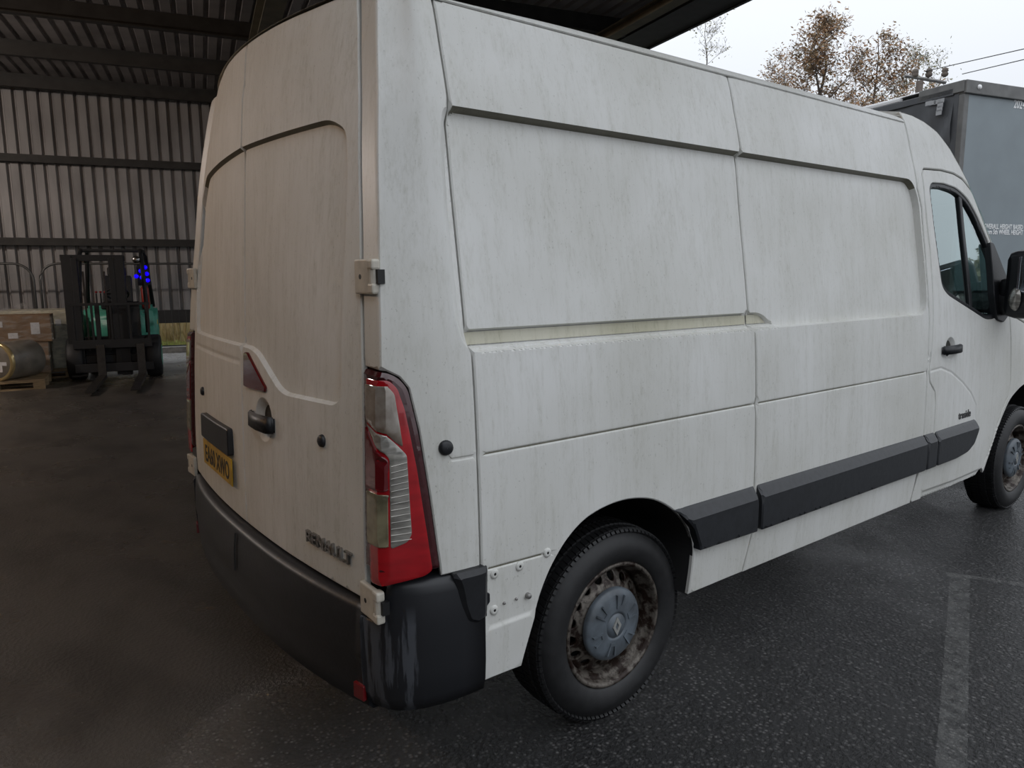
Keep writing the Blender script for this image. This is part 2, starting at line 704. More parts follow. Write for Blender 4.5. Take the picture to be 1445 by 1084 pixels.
# unseen lamps added under the shed roof
def added_high_bay(w, q, power, lcol, where, key):
    e = empty('added_high_bay_lamp', sh(w, q, roof_z(q) - .85))
    tag(e, 'added unseen round lamp hanging ' + where, 'lamp', 'added unseen lamps under the shed roof')
    bm = bmesh.new()
    lathe(bm, [(.05, .30), (.08, .28), (.10, .16), (.24, .02), (.25, 0), (.235, 0)], 24, 'z')
    bobj('added_lamp_shade', bm, M_steel, e, True, False)
    bm = bmesh.new()
    lathe(bm, [(.001, .03), (.20, .03), (.20, .035), (.001, .035)], 24, 'z')
    bobj(key + '_added_diffuser_offscreen', bm, mat('added_lamp_glow', (1, .9, .7), .5, emis=(1, .75, .45), estr=6), e, False, False)
    bm = bmesh.new()
    tube(bm, [(0, 0, .28), (0, 0, .75)], .008, 6)
    bobj('suspension_rod', bm, M_steel, e, False, False)
    ld = bpy.data.lights.new(key + '_added_light_offscreen', 'POINT')
    ld.shadow_soft_size = .09
    ld.energy = power
    ld.color = lcol
    lo = bpy.data.objects.new(key + '_added_light_offscreen', ld)
    COL.objects.link(lo)
    lo.parent = e
    lo.location = (0, 0, -.10)


WARM, COOL = (1.0, .54, .20), (1.0, .88, .80)
# added out of frame to warm the rear doors and light the pallets and wall
added_high_bay(-4.2, 3.2, 85, WARM, 'behind the rear doors of the van', 'van')
added_high_bay(-6.2, 10.2, 400, COOL, 'near the side wall by the pallets', 'pallet')

# floor markings
def strip(name, a, b, wid, z=.004, m_=None):
    a, b = Vector(a[:2]), Vector(b[:2])
    d = (b - a).normalized()
    n = Vector((-d.y, d.x)) * wid / 2
    n0 = 12
    v, f = [], []
    for i in range(n0 + 1):
        p = a.lerp(b, i / n0)
        v += [(*(p + n), z), (*(p - n), z)]
    for i in range(n0):
        f.append((2 * i, 2 * i + 1, 2 * i + 3, 2 * i + 2))
    return obj(name, v, f, m_ or M_line)


s1 = strip('trim_1', hit((1355, 811), 2, 0), hit((1340, 1130), 2, 0), .085)
tag(s1, 'worn white painted line on the wet tarmac beside the van', kind='structure')
s2 = strip('trim_2', hit((1335, 811), 2, 0), hit((1490, 832), 2, 0), .05)
tag(s2, 'short worn white cross line on the wet tarmac', kind='structure')
s3 = strip('trim_3', hit((-40, 569), 2, 0), hit((330, 544), 2, 0), .05)
tag(s3, 'thin pale line across the shed floor before the forklift', kind='structure')

# ------------------------------------------------------------------ panel builder: a 2D outline laid on a body surface
def pchip(xs, ys):
    xs, ys = np.array(xs, float), np.array(ys, float)
    h = np.diff(xs)
    d = np.diff(ys) / h
    mm = np.zeros_like(xs)
    mm[0], mm[-1] = d[0], d[-1]
    for i in range(1, len(xs) - 1):
        if d[i - 1] * d[i] > 0:
            w1, w2 = 2 * h[i] + h[i - 1], h[i] + 2 * h[i - 1]
            mm[i] = (w1 + w2) / (w1 / d[i - 1] + w2 / d[i])

    def fn(x):
        x = np.clip(np.asarray(x, float), xs[0], xs[-1])
        i = np.clip(np.searchsorted(xs, x) - 1, 0, len(xs) - 2)
        t = (x - xs[i]) / h[i]
        return ((1 + 2 * t) * (1 - t) ** 2 * ys[i] + t * (1 - t) ** 2 * h[i] * mm[i]
                + t * t * (3 - 2 * t) * ys[i + 1] + t * t * (t - 1) * h[i] * mm[i + 1])
    return fn


def dens(poly, step, closed=True):
    P = np.asarray(poly, float)
    out = []
    n = len(P)
    for i in range(n if closed else n - 1):
        a, b = P[i], P[(i + 1) % n]
        k = max(1, int(math.ceil(np.linalg.norm(b - a) / step)))
        for j in range(k):
            out.append(a + (b - a) * j / k)
    if not closed:
        out.append(P[-1])
    return np.array(out)


def rnd(poly, r, seg=5):
    """round the corners of a closed polygon; r scalar or list"""
    P = [np.array(p, float) for p in poly]
    n = len(P)
    out = []
    for i in range(n):
        ri = r[i] if isinstance(r, (list, tuple)) else r
        a, b, c = P[i - 1], P[i], P[(i + 1) % n]
        u, w = a - b, c - b
        lu, lw_ = np.linalg.norm(u), np.linalg.norm(w)
        k = min(ri, lu * .48, lw_ * .48)
        if k < 1e-4:
            out.append(b)
            continue
        p0, p2 = b + u / lu * k, b + w / lw_ * k
        for j in range(seg + 1):
            t = j / seg
            out.append((1 - t) ** 2 * p0 + 2 * t * (1 - t) * b + t * t * p2)
    return np.array(out)


def segdist(pts, poly, closed=True):
    P = np.asarray(poly, float)
    A = P if closed else P[:-1]
    B = np.roll(P, -1, 0) if closed else P[1:]
    best = np.full(len(pts), 1e9)
    for s in range(0, len(pts), 4000):
        q = pts[s:s + 4000]
        ab = B - A
        L = np.maximum((ab ** 2).sum(1), 1e-12)
        t = np.clip(((q[:, None, :] - A[None]) * ab[None]).sum(2) / L, 0, 1)
        dd = q[:, None, :] - (A[None] + t[..., None] * ab[None])
        best[s:s + 4000] = np.sqrt((dd ** 2).sum(2).min(1))
    return best


def inside(pts, poly):
    P = np.asarray(poly, float)
    x, y = pts[:, 0], pts[:, 1]
    c = np.zeros(len(pts), bool)
    j = len(P) - 1
    for i in range(len(P)):
        xi, yi, xj, yj = P[i, 0], P[i, 1], P[j, 0], P[j, 1]
        cond = ((yi > y) != (yj > y))
        with np.errstate(divide='ignore', invalid='ignore'):
            xx = (xj - xi) * (y - yi) / (yj - yi) + xi
        c ^= cond & (x < xx)
        j = i
    return c


def offs_rows(poly, offsets, closed=True, step=.02):
    D = dens(poly, step, closed)
    if closed:
        tng = np.roll(D, -1, 0) - np.roll(D, 1, 0)
    else:
        tng = np.gradient(D, axis=0)
    tng /= np.maximum(np.linalg.norm(tng, axis=1, keepdims=True), 1e-9)
    nrm = np.stack([-tng[:, 1], tng[:, 0]], 1)
    if closed:
        area = 0.5 * np.sum(D[:, 0] * np.roll(D[:, 1], -1) - np.roll(D[:, 0], -1) * D[:, 1])
        if area < 0:
            nrm = -nrm           # points inwards
    rows = []
    for o in offsets:
        q = D + nrm * (o if np.isscalar(o) else o[:, None])
        dd = segdist(q, D, closed)
        ok = np.abs(dd - np.abs(o)) < .25 * abs(o) + 1e-4
        rows.append(q[ok])
    return np.concatenate(rows)


def sm(t):
    t = np.clip(t, 0, 1)
    return t * t * (3 - 2 * t)


class Recess:
    def __init__(s, poly, depth, bw=.02, step=.02, n=4):
        s.poly, s.d, s.bw, s.step, s.n = np.asarray(poly, float), depth, bw, step, n

    def rows(s):
        return offs_rows(s.poly, [s.bw * (j / s.n) + 1e-4 for j in range(s.n + 1)] + [-.004, -.012, s.bw + .004, s.bw + .012], True, s.step)

    def depth(s, p):
        d = segdist(p, dens(s.poly, .03))
        return s.d * np.clip(np.where(inside(p, s.poly), d, 0) / s.bw * 1.1 - .05, 0, 1)


class WideRecess(Recess):
    """bevel width changes along the first coordinate"""
    def __init__(s, poly, depth, bwf, step=.02, n=5):
        s.poly, s.d, s.bwf, s.step, s.n = np.asarray(poly, float), depth, bwf, step, n

    def rows(s):
        D = dens(s.poly, s.step)
        bw = s.bwf(D[:, 0])
        out = []
        for j in range(s.n + 1):
            out.append(offs_rows(s.poly, [bw * j / s.n + 1e-4], True, s.step))
        out += [offs_rows(s.poly, [q], True, s.step) for q in (-.004, -.012)] + [offs_rows(s.poly, [bw + q], True, s.step) for q in (.004, .012)]
        return np.concatenate(out)

    def depth(s, p):
        d = segdist(p, dens(s.poly, .03))
        t = np.where(inside(p, s.poly), d, 0) / s.bwf(p[:, 0])
        return s.d * np.clip(t * 1.1 - .05, 0, 1)


class Groove:
    def __init__(s, line, depth, w=.008, step=.03, fade=0.0):
        s.line, s.d, s.w, s.step = np.asarray(line, float), depth, w, step

    def rows(s):
        return np.concatenate([offs_rows(s.line, [o], False, s.step) for o in (-s.w - .009, -s.w - .003, -s.w, -s.w * .35, 1e-5, s.w * .35, s.w, s.w + .003, s.w + .009)])

    def depth(s, p):
        d = segdist(p, s.line, False)
        return s.d * sm(1.15 - d / s.w)


class Step:
    """everything on one side (below) of a horizontal line sinks by depth"""
    def __init__(s, line, depth, w=.012, step=.03):
        s.line, s.d, s.w, s.step = np.asarray(line, float), depth, w, step

    def rows(s):
        return np.concatenate([offs_rows(s.line, [o], False, s.step) for o in (-s.w / 2 - .012, -s.w / 2 - .003, -s.w / 2, -s.w / 4, 1e-5, s.w / 4, s.w / 2, s.w / 2 + .003, s.w / 2 + .012)])

    def depth(s, p):
        zl = np.interp(p[:, 0], s.line[:, 0], s.line[:, 1])
        rngx = (p[:, 0] > s.line[0, 0] - .01) & (p[:, 0] < s.line[-1, 0] + .01)
        return np.where(rngx, s.d * sm((zl - p[:, 1]) / s.w + .5), 0)


class HandleDish:
    def __init__(s, c, r, d):
        s.c, s.r, s.d = np.array(c), r, d

    def rows(s):
        a = np.linspace(0, 2 * math.pi, 25)[:-1]
        u = np.stack([np.cos(a), np.sin(a)], 1)
        return np.concatenate([s.c + u * s.r * k for k in (1.04, .97, .85, .6, .3)])

    def depth(s, p):
        d = np.linalg.norm(p - s.c, axis=1) / s.r
        return s.d * sm((1 - d) / .45)


def surf_frame(surf, uv):
    e = 1e-4
    P = surf(uv[:, 0], uv[:, 1])
    a = surf(uv[:, 0] + e, uv[:, 1]) - surf(uv[:, 0] - e, uv[:, 1])
    b = surf(uv[:, 0], uv[:, 1] + e) - surf(uv[:, 0], uv[:, 1] - e)
    n = np.cross(a, b) * surf.sign
    n /= np.maximum(np.linalg.norm(n, axis=1, keepdims=True), 1e-12)
    return P, n


def panel(name, surf, outline, mt, parent, feats=(), holes=(), res=.06, thick=.012, off=0., estep=.03, roll=.004,
          rolld=.0035, smooth=True, inv=True, grime=None, grime_mat=None):
    out = dens(outline, estep)
    hs = [dens(h, estep) for h in holes]
    loops = [out] + hs
    pts = list(loops)
    if roll > 0:
        pts.append(offs_rows(out, [roll, roll + .008] if roll < .01 and res > .03 else [roll], True, estep))
        for h in hs:
            pts.append(offs_rows(h, [-roll], True, estep))
    frows = [f.rows() for f in feats]
    lo, hi = out.min(0), out.max(0)
    gx, gy = np.meshgrid(np.arange(lo[0] + res * .5, hi[0], res), np.arange(lo[1] + res * .5, hi[1], res))
    g = np.stack([gx.ravel(), gy.ravel()], 1)
    fr = np.concatenate(frows) if frows else np.zeros((0, 2))

    def clean(q, dmin):
        if not len(q):
            return q
        k = inside(q, out) & (segdist(q, out) > dmin)
        for h in hs:
            k &= ~inside(q, h) & (segdist(q, h) > dmin)
        return q[k]
    fr = clean(fr, max(roll * 1.3, .002))
    g = clean(g, res * .35)
    if len(fr) and len(g):
        k = np.ones(len(g), bool)
        for s in range(0, len(g), 2000):
            d = np.full(len(g[s:s + 2000]), 9.)
            for t in range(0, len(fr), 3000):
                d = np.minimum(d, np.sqrt(((g[s:s + 2000, None] - fr[None, t:t + 3000]) ** 2).sum(2)).min(1))
            k[s:s + 2000] = d > res * .35
        g = g[k]
    pts += [fr, g]
    allp = np.concatenate([p for p in pts if len(p)])
    # constraint edges keep the loops
    edges, base = [], 0
    for L in loops:
        n = len(L)
        edges += [(base + i, base + (i + 1) % n) for i in range(n)]
        base += n
    r = delaunay_2d_cdt([Vector(p) for p in allp], edges, [], 0, 1e-6)
    V = np.array([tuple(v) for v in r[0]])
    T = np.array([t for t in r[2]])
    cen = V[T].mean(1)
    k = inside(cen, out)
    for h in hs:
        k &= ~inside(cen, h)
    T = T[k]

    def place(uv):
        P, n = surf_frame(surf, uv)
        dep = np.zeros(len(uv)) - off
        for f in feats:
            dep = dep + f.depth(uv)
        if roll > 0:
            dd = segdist(uv, out)
            for h in hs:
                dd = np.minimum(dd, segdist(uv, h))
            dep = dep + rolld * np.clip(1 - dd / roll, 0, 1) ** 2
        return P - n * dep[:, None], n
    P, n = place(V)
    # orient
    fn = np.cross(P[T[:, 1]] - P[T[:, 0]], P[T[:, 2]] - P[T[:, 0]])
    flip = (fn * n[T[:, 0]]).sum(1) < 0
    T[flip] = T[flip][:, ::-1]
    verts = [tuple(p) for p in P]
    faces = [tuple(t) for t in T]
    if thick > 0:
        for L in loops:
            Pl, nl = place(L)
            b0 = len(verts)
            mL = len(L)
            verts += [tuple(p) for p in Pl] + [tuple(p) for p in (Pl - nl * thick)]
            ctr = L.mean(0)
            for i in range(mL):
                j = (i + 1) % mL
                faces.append((b0 + i, b0 + mL + i, b0 + mL + j, b0 + j))
    o = obj(name, verts, faces, mt, parent, smooth, inv)
    if smooth:
        o.data.set_sharp_from_angle(angle=math.radians(28))
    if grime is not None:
        o.data.materials.append(grime_mat or M_grime_shade)
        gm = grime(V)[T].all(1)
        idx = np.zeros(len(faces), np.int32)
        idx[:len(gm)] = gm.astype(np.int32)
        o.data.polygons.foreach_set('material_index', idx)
    return o


# ------------------------------------------------------------------ van surfaces
Wf = pchip([.25, .36, .58, .72, 1.04, 1.2, 1.37, 1.6, 1.75, 1.95, 2.0, 2.13, 2.27, 2.33, 2.38],
           [1.015, 1.025, 1.034, 1.034, 1.026, 1.018, 1.003, .971, .948, .920, .911, .879, .840, .805, .76])
XE = pchip([.3, .76, 1.05, 1.42, 1.69, 1.87, 2.06, 2.26, 2.45], [.145, .1475, .1585, .1815, .208, .2245, .249, .2815, .325])
X0 = pchip([.3, .63, .74, 1.1, 1.28, 1.94, 2.11, 2.31, 2.45], [.098, .097, .098, .107, .115, .154, .168, .188, .215])
S_GAP, S_C0, S_C1 = .06, .135, .155


def SIDE(s, z):
    s, z = np.asarray(s, float), np.asarray(z, float)
    xe = XE(z)
    w = Wf(z)
    # around the rear corner
    t = np.clip((s - S_C0) / (S_C1 - S_C0), 0, 1)
    ow = np.where(s < S_C0, .15 - (s - S_GAP) * 1.13, 0)
    a = t * math.pi / 2
    ow = np.where((s >= S_C0) & (s < S_C1), .065 - .011 * np.sin(a), ow)
    ox = np.where(s < S_C0, 0, np.where(s < S_C1, .012 * (1 - np.cos(a)), 0))
    u = np.clip((s - S_C1) / .25, 0, 1)
    ow = np.where(s >= S_C1, .054 * (1 - u) ** 2, ow)
    fade = 1 - sm((s - S_C1) / .25)
    xs = np.where(s < S_C1, xe + ox, s + (xe + .012 - S_C1) * fade)
    taper = .22 * np.clip((s - 4.3) / 1.2, 0, 2) ** 2
    return np.stack([xs, -(w - ow - taper), z], -1)


SIDE.sign = 1.0


def REAR(y, z):
    y, z = np.asarray(y, float), np.asarray(z, float)
    yg = Wf(z) - .15
    x = X0(z) + (XE(z) - X0(z)) * (np.abs(y) / yg) ** 2
    return np.stack([x, y, z], -1)


REAR.sign = -1.0
# outward checks: SIDE normal must look to -y, REAR to -x
if surf_frame(SIDE, np.array([[2., 1.]]))[1][0][1] > 0:
    SIDE.sign *= -1
if surf_frame(REAR, np.array([[0., 1.]]))[1][0][0] > 0:
    REAR.sign *= -1


def inv(surf, px, g):
    """pixel -> surface coordinates (Newton)"""
    g = np.array(g, float)
    for _ in range(30):
        p0 = proj(surf(g[0], g[1]))
        J = np.stack([(proj(surf(g[0] + 1e-4, g[1])) - p0) / 1e-4, (proj(surf(g[0], g[1] + 1e-4)) - p0) / 1e-4], 1)
        d = np.linalg.lstsq(J, np.array(px) - p0, rcond=None)[0]
        d = np.clip(d, -.15, .15)
        g = g + d
        g[1] = np.clip(g[1], .26, 2.4)
        if np.abs(d).max() < 1e-6:
            break
    return g


def R_(lst, g0=(-.4, 1.0)):
    return np.array([inv(REAR, q, g0) for q in lst])


def S_(lst, g0=(.2, 1.0)):
    return np.array([inv(SIDE, q, g0) for q in lst])


class CornerRows:
    def rows(s):
        z = np.arange(.7, 2.29, .02)
        return np.concatenate([np.stack([np.full_like(z, q), z], 1) for q in (S_C0 - .01, S_C0, S_C0 + .005, S_C0 + .010, S_C1, S_C1 + .01)])

    def depth(s, p):
        return np.zeros(len(p))


def catmull(P, n=4):
    P = [np.array(p, float) for p in P]
    out = []
    for i in range(len(P) - 1):
        a, b, c, d = P[max(i - 1, 0)], P[i], P[i + 1], P[min(i + 2, len(P) - 1)]
        for j in range(n):
            t = j / n
            out.append(tuple(.5 * (2 * b + (c - a) * t + (2 * a - 5 * b + 4 * c - d) * t * t + (3 * b - a - 3 * c + d) * t ** 3)))
    out.append(tuple(P[-1]))
    return out


van = empty('panel_van', (2.7, 0, 0), 0, True)
tag(van, 'dirty white high roof panel van with rusty wheels and black bumper', 'van')

GAP = .003          # half gap
ZTOP = 2.268
RB = [(.40, 1.98), (3.10, 1.985), (3.155, 1.88), (3.165, 1.50), (3.155, 1.325), (1.9, 1.322), (.40, 1.322), (.368, 1.42), (.366, 1.70), (.378, 1.90)]
RECP = rnd(RB, [.03, .08, .1, .1, .07, .02, .05, .05, .05, .05])


def bwf(x):
    return .008 + .032 * sm((.46 - x) / .08)


REC = WideRecess(RECP, .028, bwf, step=.013)
def side_grime_shade(c):
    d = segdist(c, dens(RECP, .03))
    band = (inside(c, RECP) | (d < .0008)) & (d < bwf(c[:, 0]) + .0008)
    top = band & (c[:, 1] > 1.94) & (c[:, 0] > .425)  # top bevel: algae dirt plus painted overhang shade
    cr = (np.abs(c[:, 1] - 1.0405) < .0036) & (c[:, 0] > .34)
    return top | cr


CHAN = Recess(rnd([(.2, 1.388), (1.79, 1.388), (1.87, 1.336), (.2, 1.336)], [0, .07, .01, 0]), .020, .007, n=3)
# only the part of the channel right of the quarter panel exists
CREASE = Groove([(.30, 1.042), (3.16, 1.04)], .005, .006)
BSEAM = .42
MSEAM = 1.712
RARCH = [(.565, .375), (.585, .44), (.62, .54), (.645, .60), (.685, .665), (.745, .73), (.82, .777), (.915, .800), (1.01, .803), (1.11, .785), (1.19, .75), (1.26, .70), (1.32, .635), (1.35, .56), (1.35, .48), (1.34, .375)]
RARCH = catmull(RARCH)

# tail light outline on the corner
TL = S_([(545, 526), (562, 534), (575, 549), (590, 610), (605, 700), (618, 790), (620.5, 810)], (.2, 1.0))
TLo = np.array([(S_GAP + .004, TL[0][1] + .004)] + [tuple(t) for t in TL] + [(S_GAP + .004, .752)])
TLo[-2][1] = .752


def grow(poly, d):
    D = np.asarray(poly, float)
    c = D.mean(0)
    t = np.roll(D, -1, 0) - np.roll(D, 1, 0)
    t /= np.linalg.norm(t, axis=1, keepdims=True)
    n = np.stack([-t[:, 1], t[:, 0]], 1)
    n = np.where(((D - c) * n).sum(1, keepdims=True) < 0, -n, n)
    return D + n * d


TLr = rnd(TLo, [.01, .02, .03, .03, .05, .05, .05, .012, .005])
# rear quarter panel runs round the lamp
q_out = [(S_GAP, 2.298), (.20, 2.292), (.30, 2.276), (BSEAM - GAP, ZTOP), (BSEAM - GAP, .728), (TLo[-2][0] + .005, .728)]
tlg = grow(TLo, .004)
q_out += [tuple(tlg[i]) for i in range(len(TLo) - 3, 0, -1)] + [(S_GAP, TLo[0][1] + .006)]
sheet_dirt = M_paint
panel('rear_quarter_panel', SIDE, q_out, M_paint, van, [REC, CornerRows(), Groove([(.335, 1.042), (.43, 1.042)], .005, .006)], res=.035)

# middle side panel
m_out = [(BSEAM + GAP, ZTOP), (MSEAM - GAP, ZTOP), (MSEAM - GAP, .53), (1.70, .50), (1.665, .378), (1.34, .378)] + RARCH[::-1][1:] + [(BSEAM + GAP, .378)]
LOWSEAM = Groove([(BSEAM, .712), (.67, .704)], .004, .006)
LEDGE = Step([(BSEAM, .535), (.62, .535)], -.006, .014)
mid = panel('side_panel', SIDE, m_out, M_paint, van, [REC, CHAN, CREASE, LOWSEAM, LEDGE], res=.05, grime=lambda c: side_grime_shade(c) | (np.abs(c[:, 1] - np.interp(c[:, 0], [.42, .67], [.712, .704])) < .0025) & (c[:, 0] < .66))
# front side panel
PSEAM = 3.155
f_out = [(MSEAM + GAP, ZTOP), (3.135, ZTOP + .02), (3.137, 2.1), (3.145, 1.95), (PSEAM + .025, 1.85), (PSEAM + .025, 1.30), (PSEAM + .01, 1.04), (PSEAM + .005, .70), (3.14, .60), (3.085, .372), (1.672, .376), (1.707, .50), (MSEAM + GAP, .53)]
fsp = panel('side_panel', SIDE, f_out, M_paint, van, [REC, CHAN, CREASE], res=.05, grime=side_grime_shade)
# algae dirt in the rail channel: a separate lining strip
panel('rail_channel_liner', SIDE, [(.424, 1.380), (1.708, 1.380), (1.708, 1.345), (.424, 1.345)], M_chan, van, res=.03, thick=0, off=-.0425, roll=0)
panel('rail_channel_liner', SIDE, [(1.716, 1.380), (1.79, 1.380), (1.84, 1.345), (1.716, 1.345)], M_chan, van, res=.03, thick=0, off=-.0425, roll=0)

# driver door, its window and the pillar panel around it
D_left = [(3.222, 2.02), (3.226, 1.86), (3.243, 1.64), (3.236, 1.44), (3.228, 1.28), (3.205, 1.08), (3.192, 1.04), (3.205, .985), (3.268, .93), (3.283, .87), (3.283, .72), (3.27, .60), (3.16, .56), (3.095, .372)]
D_bot = [(3.6, .362), (3.93, .366), (3.985, .405)]
D_front = [(4.02, .46), (4.09, .57), (4.17, .70), (4.265, .80), (4.29, .90), (4.262, 1.14), (4.235, 1.30), (4.225, 1.47)]
D_top = [(4.155, 1.54), (4.02, 1.705), (3.905, 1.855), (3.80, 1.975), (3.70, 2.03), (3.60, 2.05), (3.45, 2.055), (3.245, 2.045)]
DOOR = rnd(D_left + D_bot + D_front + D_top, .02, 3)
WIN = rnd([(3.285, 1.955), (3.32, 1.985), (3.46, 1.992), (3.62, 1.978), (3.75, 1.93), (3.86, 1.845), (3.97, 1.73), (4.10, 1.57), (4.10, 1.40), (4.03, 1.27), (3.90, 1.27), (3.42, 1.415), (3.345, 1.46), (3.315, 1.69)], [.02, .02, .03, .05, .05, .05, .05, .04, .03, .03, .05, .04, .04, .05])
CURVE = Groove([(3.21, 1.040), (3.33, 1.045), (3.46, 1.01), (3.60, .945), (3.72, .875), (3.80, .80), (3.805, .735)], .0035, .008)
SILLB = Step([(3.22, .405), (3.6, .395), (3.96, .40)], .010, .02)
dh = S_([(1340, 493)], (3.4, 1.2))[0]
door = panel('door', SIDE, DOOR, M_paint, van, [CURVE, SILLB, HandleDish((dh[0] + .01, dh[1] + .004), .062, .022)], [WIN], res=.05)
door['label'] = 'white driver door with black framed window'
frame_in = rnd(grow(WIN, -.024)[::2], .01, 2)
wf_ = panel('window_frame', SIDE, WIN, M_black, door, holes=[frame_in], res=.04, thick=.03, off=-.006, inv=True)
glass = panel('window_glass', SIDE, frame_in, M_glass, door, res=.06, thick=0, off=-.02, roll=0)
# divider bar
panel('window_divider', SIDE, [(3.655, 1.97), (3.69, 1.965), (3.735, 1.325), (3.70, 1.335)], M_black, door, res=.05, thick=.02, off=-.008)
# mirror triangle
panel('mirror_base', SIDE, rnd([(3.985, 1.70), (4.03, 1.70), (4.215, 1.475), (4.23, 1.30), (4.12, 1.245), (4.02, 1.265), (3.985, 1.40)], .02), M_black, door, res=.04, thick=.03, off=.012)
# A pillar and dome
SIL = [(3.17, 2.33), (3.28, 2.328), (3.385, 2.308), (3.50, 2.265), (3.62, 2.185), (3.70, 2.105), (3.765, 2.03), (3.83, 1.945), (3.93, 1.845), (4.05, 1.695), (4.20, 1.52), (4.45, 1.36), (4.62, 1.25)]
pil = [(3.145, 2.29), (3.15, 2.33)] + SIL[1:] + [(4.62, 1.20), (4.27, 1.29)] + [(x + .012, z + .002) for x, z in D_front[::-1][1:2]] + [(x + .010, z + .010) for x, z in ((4.235, 1.48),)] + [(x + .006, z + .008) for x, z in D_top] + [(x - .006, z) for x, z in D_left[:-1]]
pil += [(3.148, .552), (PSEAM + .011, .70), (PSEAM + .016, 1.04), (PSEAM + .031, 1.30), (PSEAM + .031, 1.85), (3.151, 1.95), (3.143, 2.1)]
panel('cab_side_panel', SIDE, pil, M_paint, van, res=.05)

# front wing
FARCH = [(4.015, .37), (4.06, .46), (4.17, .635), (4.29, .76), (4.40, .81), (4.53, .838), (4.70, .845), (4.88, .83), (5.02, .77), (5.13, .68), (5.20, .56), (5.22, .40)]
FARCH = catmull(FARCH)
wing = [(4.241, 1.285), (4.62, 1.195), (4.95, 1.10), (5.25, .98), (5.40, .86), (5.44, .70), (5.44, .40)] + FARCH[::-1] + [(3.992, .40), (4.028, .455), (4.098, .565), (4.178, .695), (4.272, .795), (4.297, .90), (4.269, 1.14)]
panel('front_wing', SIDE, wing, M_paint, van, res=.05)

# dark shell behind the gaps
shell_out = [(S_GAP, ZTOP), (3.15, 2.30)] + [(x - .01, z - .012) for x, z in SIL[2:]] + [(5.2, .95), (5.40, .8), (5.42, .42)] + [(x, z + .012) for x, z in FARCH[::-1]] + [(3.9, .40), (1.36, .40)] + [(x, z + .012) for x, z in RARCH[::-1]] + [(.30, .40), (.30, .75), (S_GAP, .75)]
shell = panel('inner_shell', SIDE, shell_out, M_seam, van, [REC, CHAN], [grow(WIN, .01)], res=.06, thick=0, off=-.016, roll=0)


# wheel arch liners
def liner(name, arch, y0, y1, m_=M_dark):
    P = SIDE(np.array([a[0] for a in arch]), np.array([a[1] for a in arch]))
    v, f = [], []
    n = len(arch)
    for p in P:
        v += [(p[0], p[1] + .004, p[2]), (p[0], y1, p[2])]
    for i in range(n - 1):
        f.append((2 * i, 2 * i + 1, 2 * i + 3, 2 * i + 2))
    f.append([2 * i + 1 for i in range(n)])
    return obj(name, v, f, m_, van)


liner('wheel_arch_liner', dens(RARCH, .04, False), -1.0, -.55)
liner('wheel_arch_liner', dens(FARCH, .04, False), -1.0, -.55)
# underbody
bm = bmesh.new()
box(bm, (2.7, 0, .47), (5.0, 1.06, .2))
box(bm, (2.35, 0, .44), (1.9, 1.9, .14))
box(bm, (3.62, 0, .43), (.7, 1.9, .12))
box(bm, (.36, 0, .5), (.36, 1.9, .2))
box(bm, (1.024, 0, .34), (.09, 1.6, .09))
bobj('underbody', bm, M_dark, van)

# ---- trim strips
def trim_piece(s0, s1, pts=None):
    o_ = pts or [(s0, .722), (s1, .722), (s1, .542), (s0, .542)]
    return panel('side_moulding', SIDE, rnd(o_, .012, 3), M_trim, van, [Recess(rnd([(s0 - 1, .76), (s1 + 1, .76), (s1 + 1, .665), (s0 - 1, .665)], 0), .0, .01)], res=.05, thick=.03, off=.022, roll=.030, rolld=.018)


class TopChamfer:
    def rows(s):
        x = np.arange(1.2, 3.9, .012)
        return np.concatenate([np.stack([x, np.full_like(x, z)], 1) for z in (.715, .695, .680, .676, .671, .660)])

    def depth(s, p):
        return .030 * np.clip((p[:, 1] - .676) / .045, 0, 1.1)


def moulding(o_, r=.012):
    return panel('side_moulding', SIDE, rnd(o_, r, 3), M_trim, van, [TopChamfer()], res=.04, thick=.045, off=.032, roll=.006, rolld=.005)


moulding([(1.232, .722), (1.703, .722), (1.703, .545), (1.353, .553), (1.352, .57), (1.322, .638), (1.262, .702)], .004)
moulding([(1.725, .722), (3.155, .716), (3.150, .540), (1.725, .545)])
moulding([(3.165, .716), (3.273, .715), (3.266, .541), (3.160, .540)], .006)
moulding([(3.286, .715), (3.80, .722), (3.79, .66), (3.74, .59), (3.66, .556), (3.52, .543), (3.278, .541)], .02)

# ---- roof
def roof_rear_z(y):
    return 2.290 + .032 * max(0, 1 - (abs(y) / .80) ** 4) ** .5


HC = pchip([.15, .30, .55, 1.0, 3.0, 3.25, 3.5, 3.7], [2.322, 2.330, 2.348, 2.375, 2.385, 2.372, 2.30, 2.20])


def roof_fn():
    v, f = [], []
    nx, ny = 60, 41
    for i in range(nx):
        t = i / (nx - 1)
        for j in range(ny):
            vv = -1 + 2 * j / (ny - 1)
            vv = math.copysign(1 - (1 - abs(vv)) ** 1.6, vv)
            xr = float(REAR(abs(vv) * .73, 2.30)[0]) + .004 + .03 * (abs(vv) ** 8)
            x = xr + (3.142 - xr) * t ** 1.25
            hw = float(Wf(2.272)) - .06 * max(0, 1 - (x - .25) / .16) ** 2 * 1.2
            y = vv * hw
            zc = float(HC(x))
            kx = 1 - float(sm((x - .22) / .25))
            zb = 2.266 + .022 * kx
            z = zb + (zc - zb) * (1 - abs(vv) ** (2.6 + 1.4 * kx)) ** .5
            if i == 0:
                z -= .006
            # flat gutter shoulder
            v.append((x, y, z))
    for i in range(nx - 1):
        for j in range(ny - 1):
            f.append((i * ny + j, (i + 1) * ny + j, (i + 1) * ny + j + 1, i * ny + j + 1))
    return v, f


v, f = roof_fn()
obj('roof', v, f, M_paint, van, True)
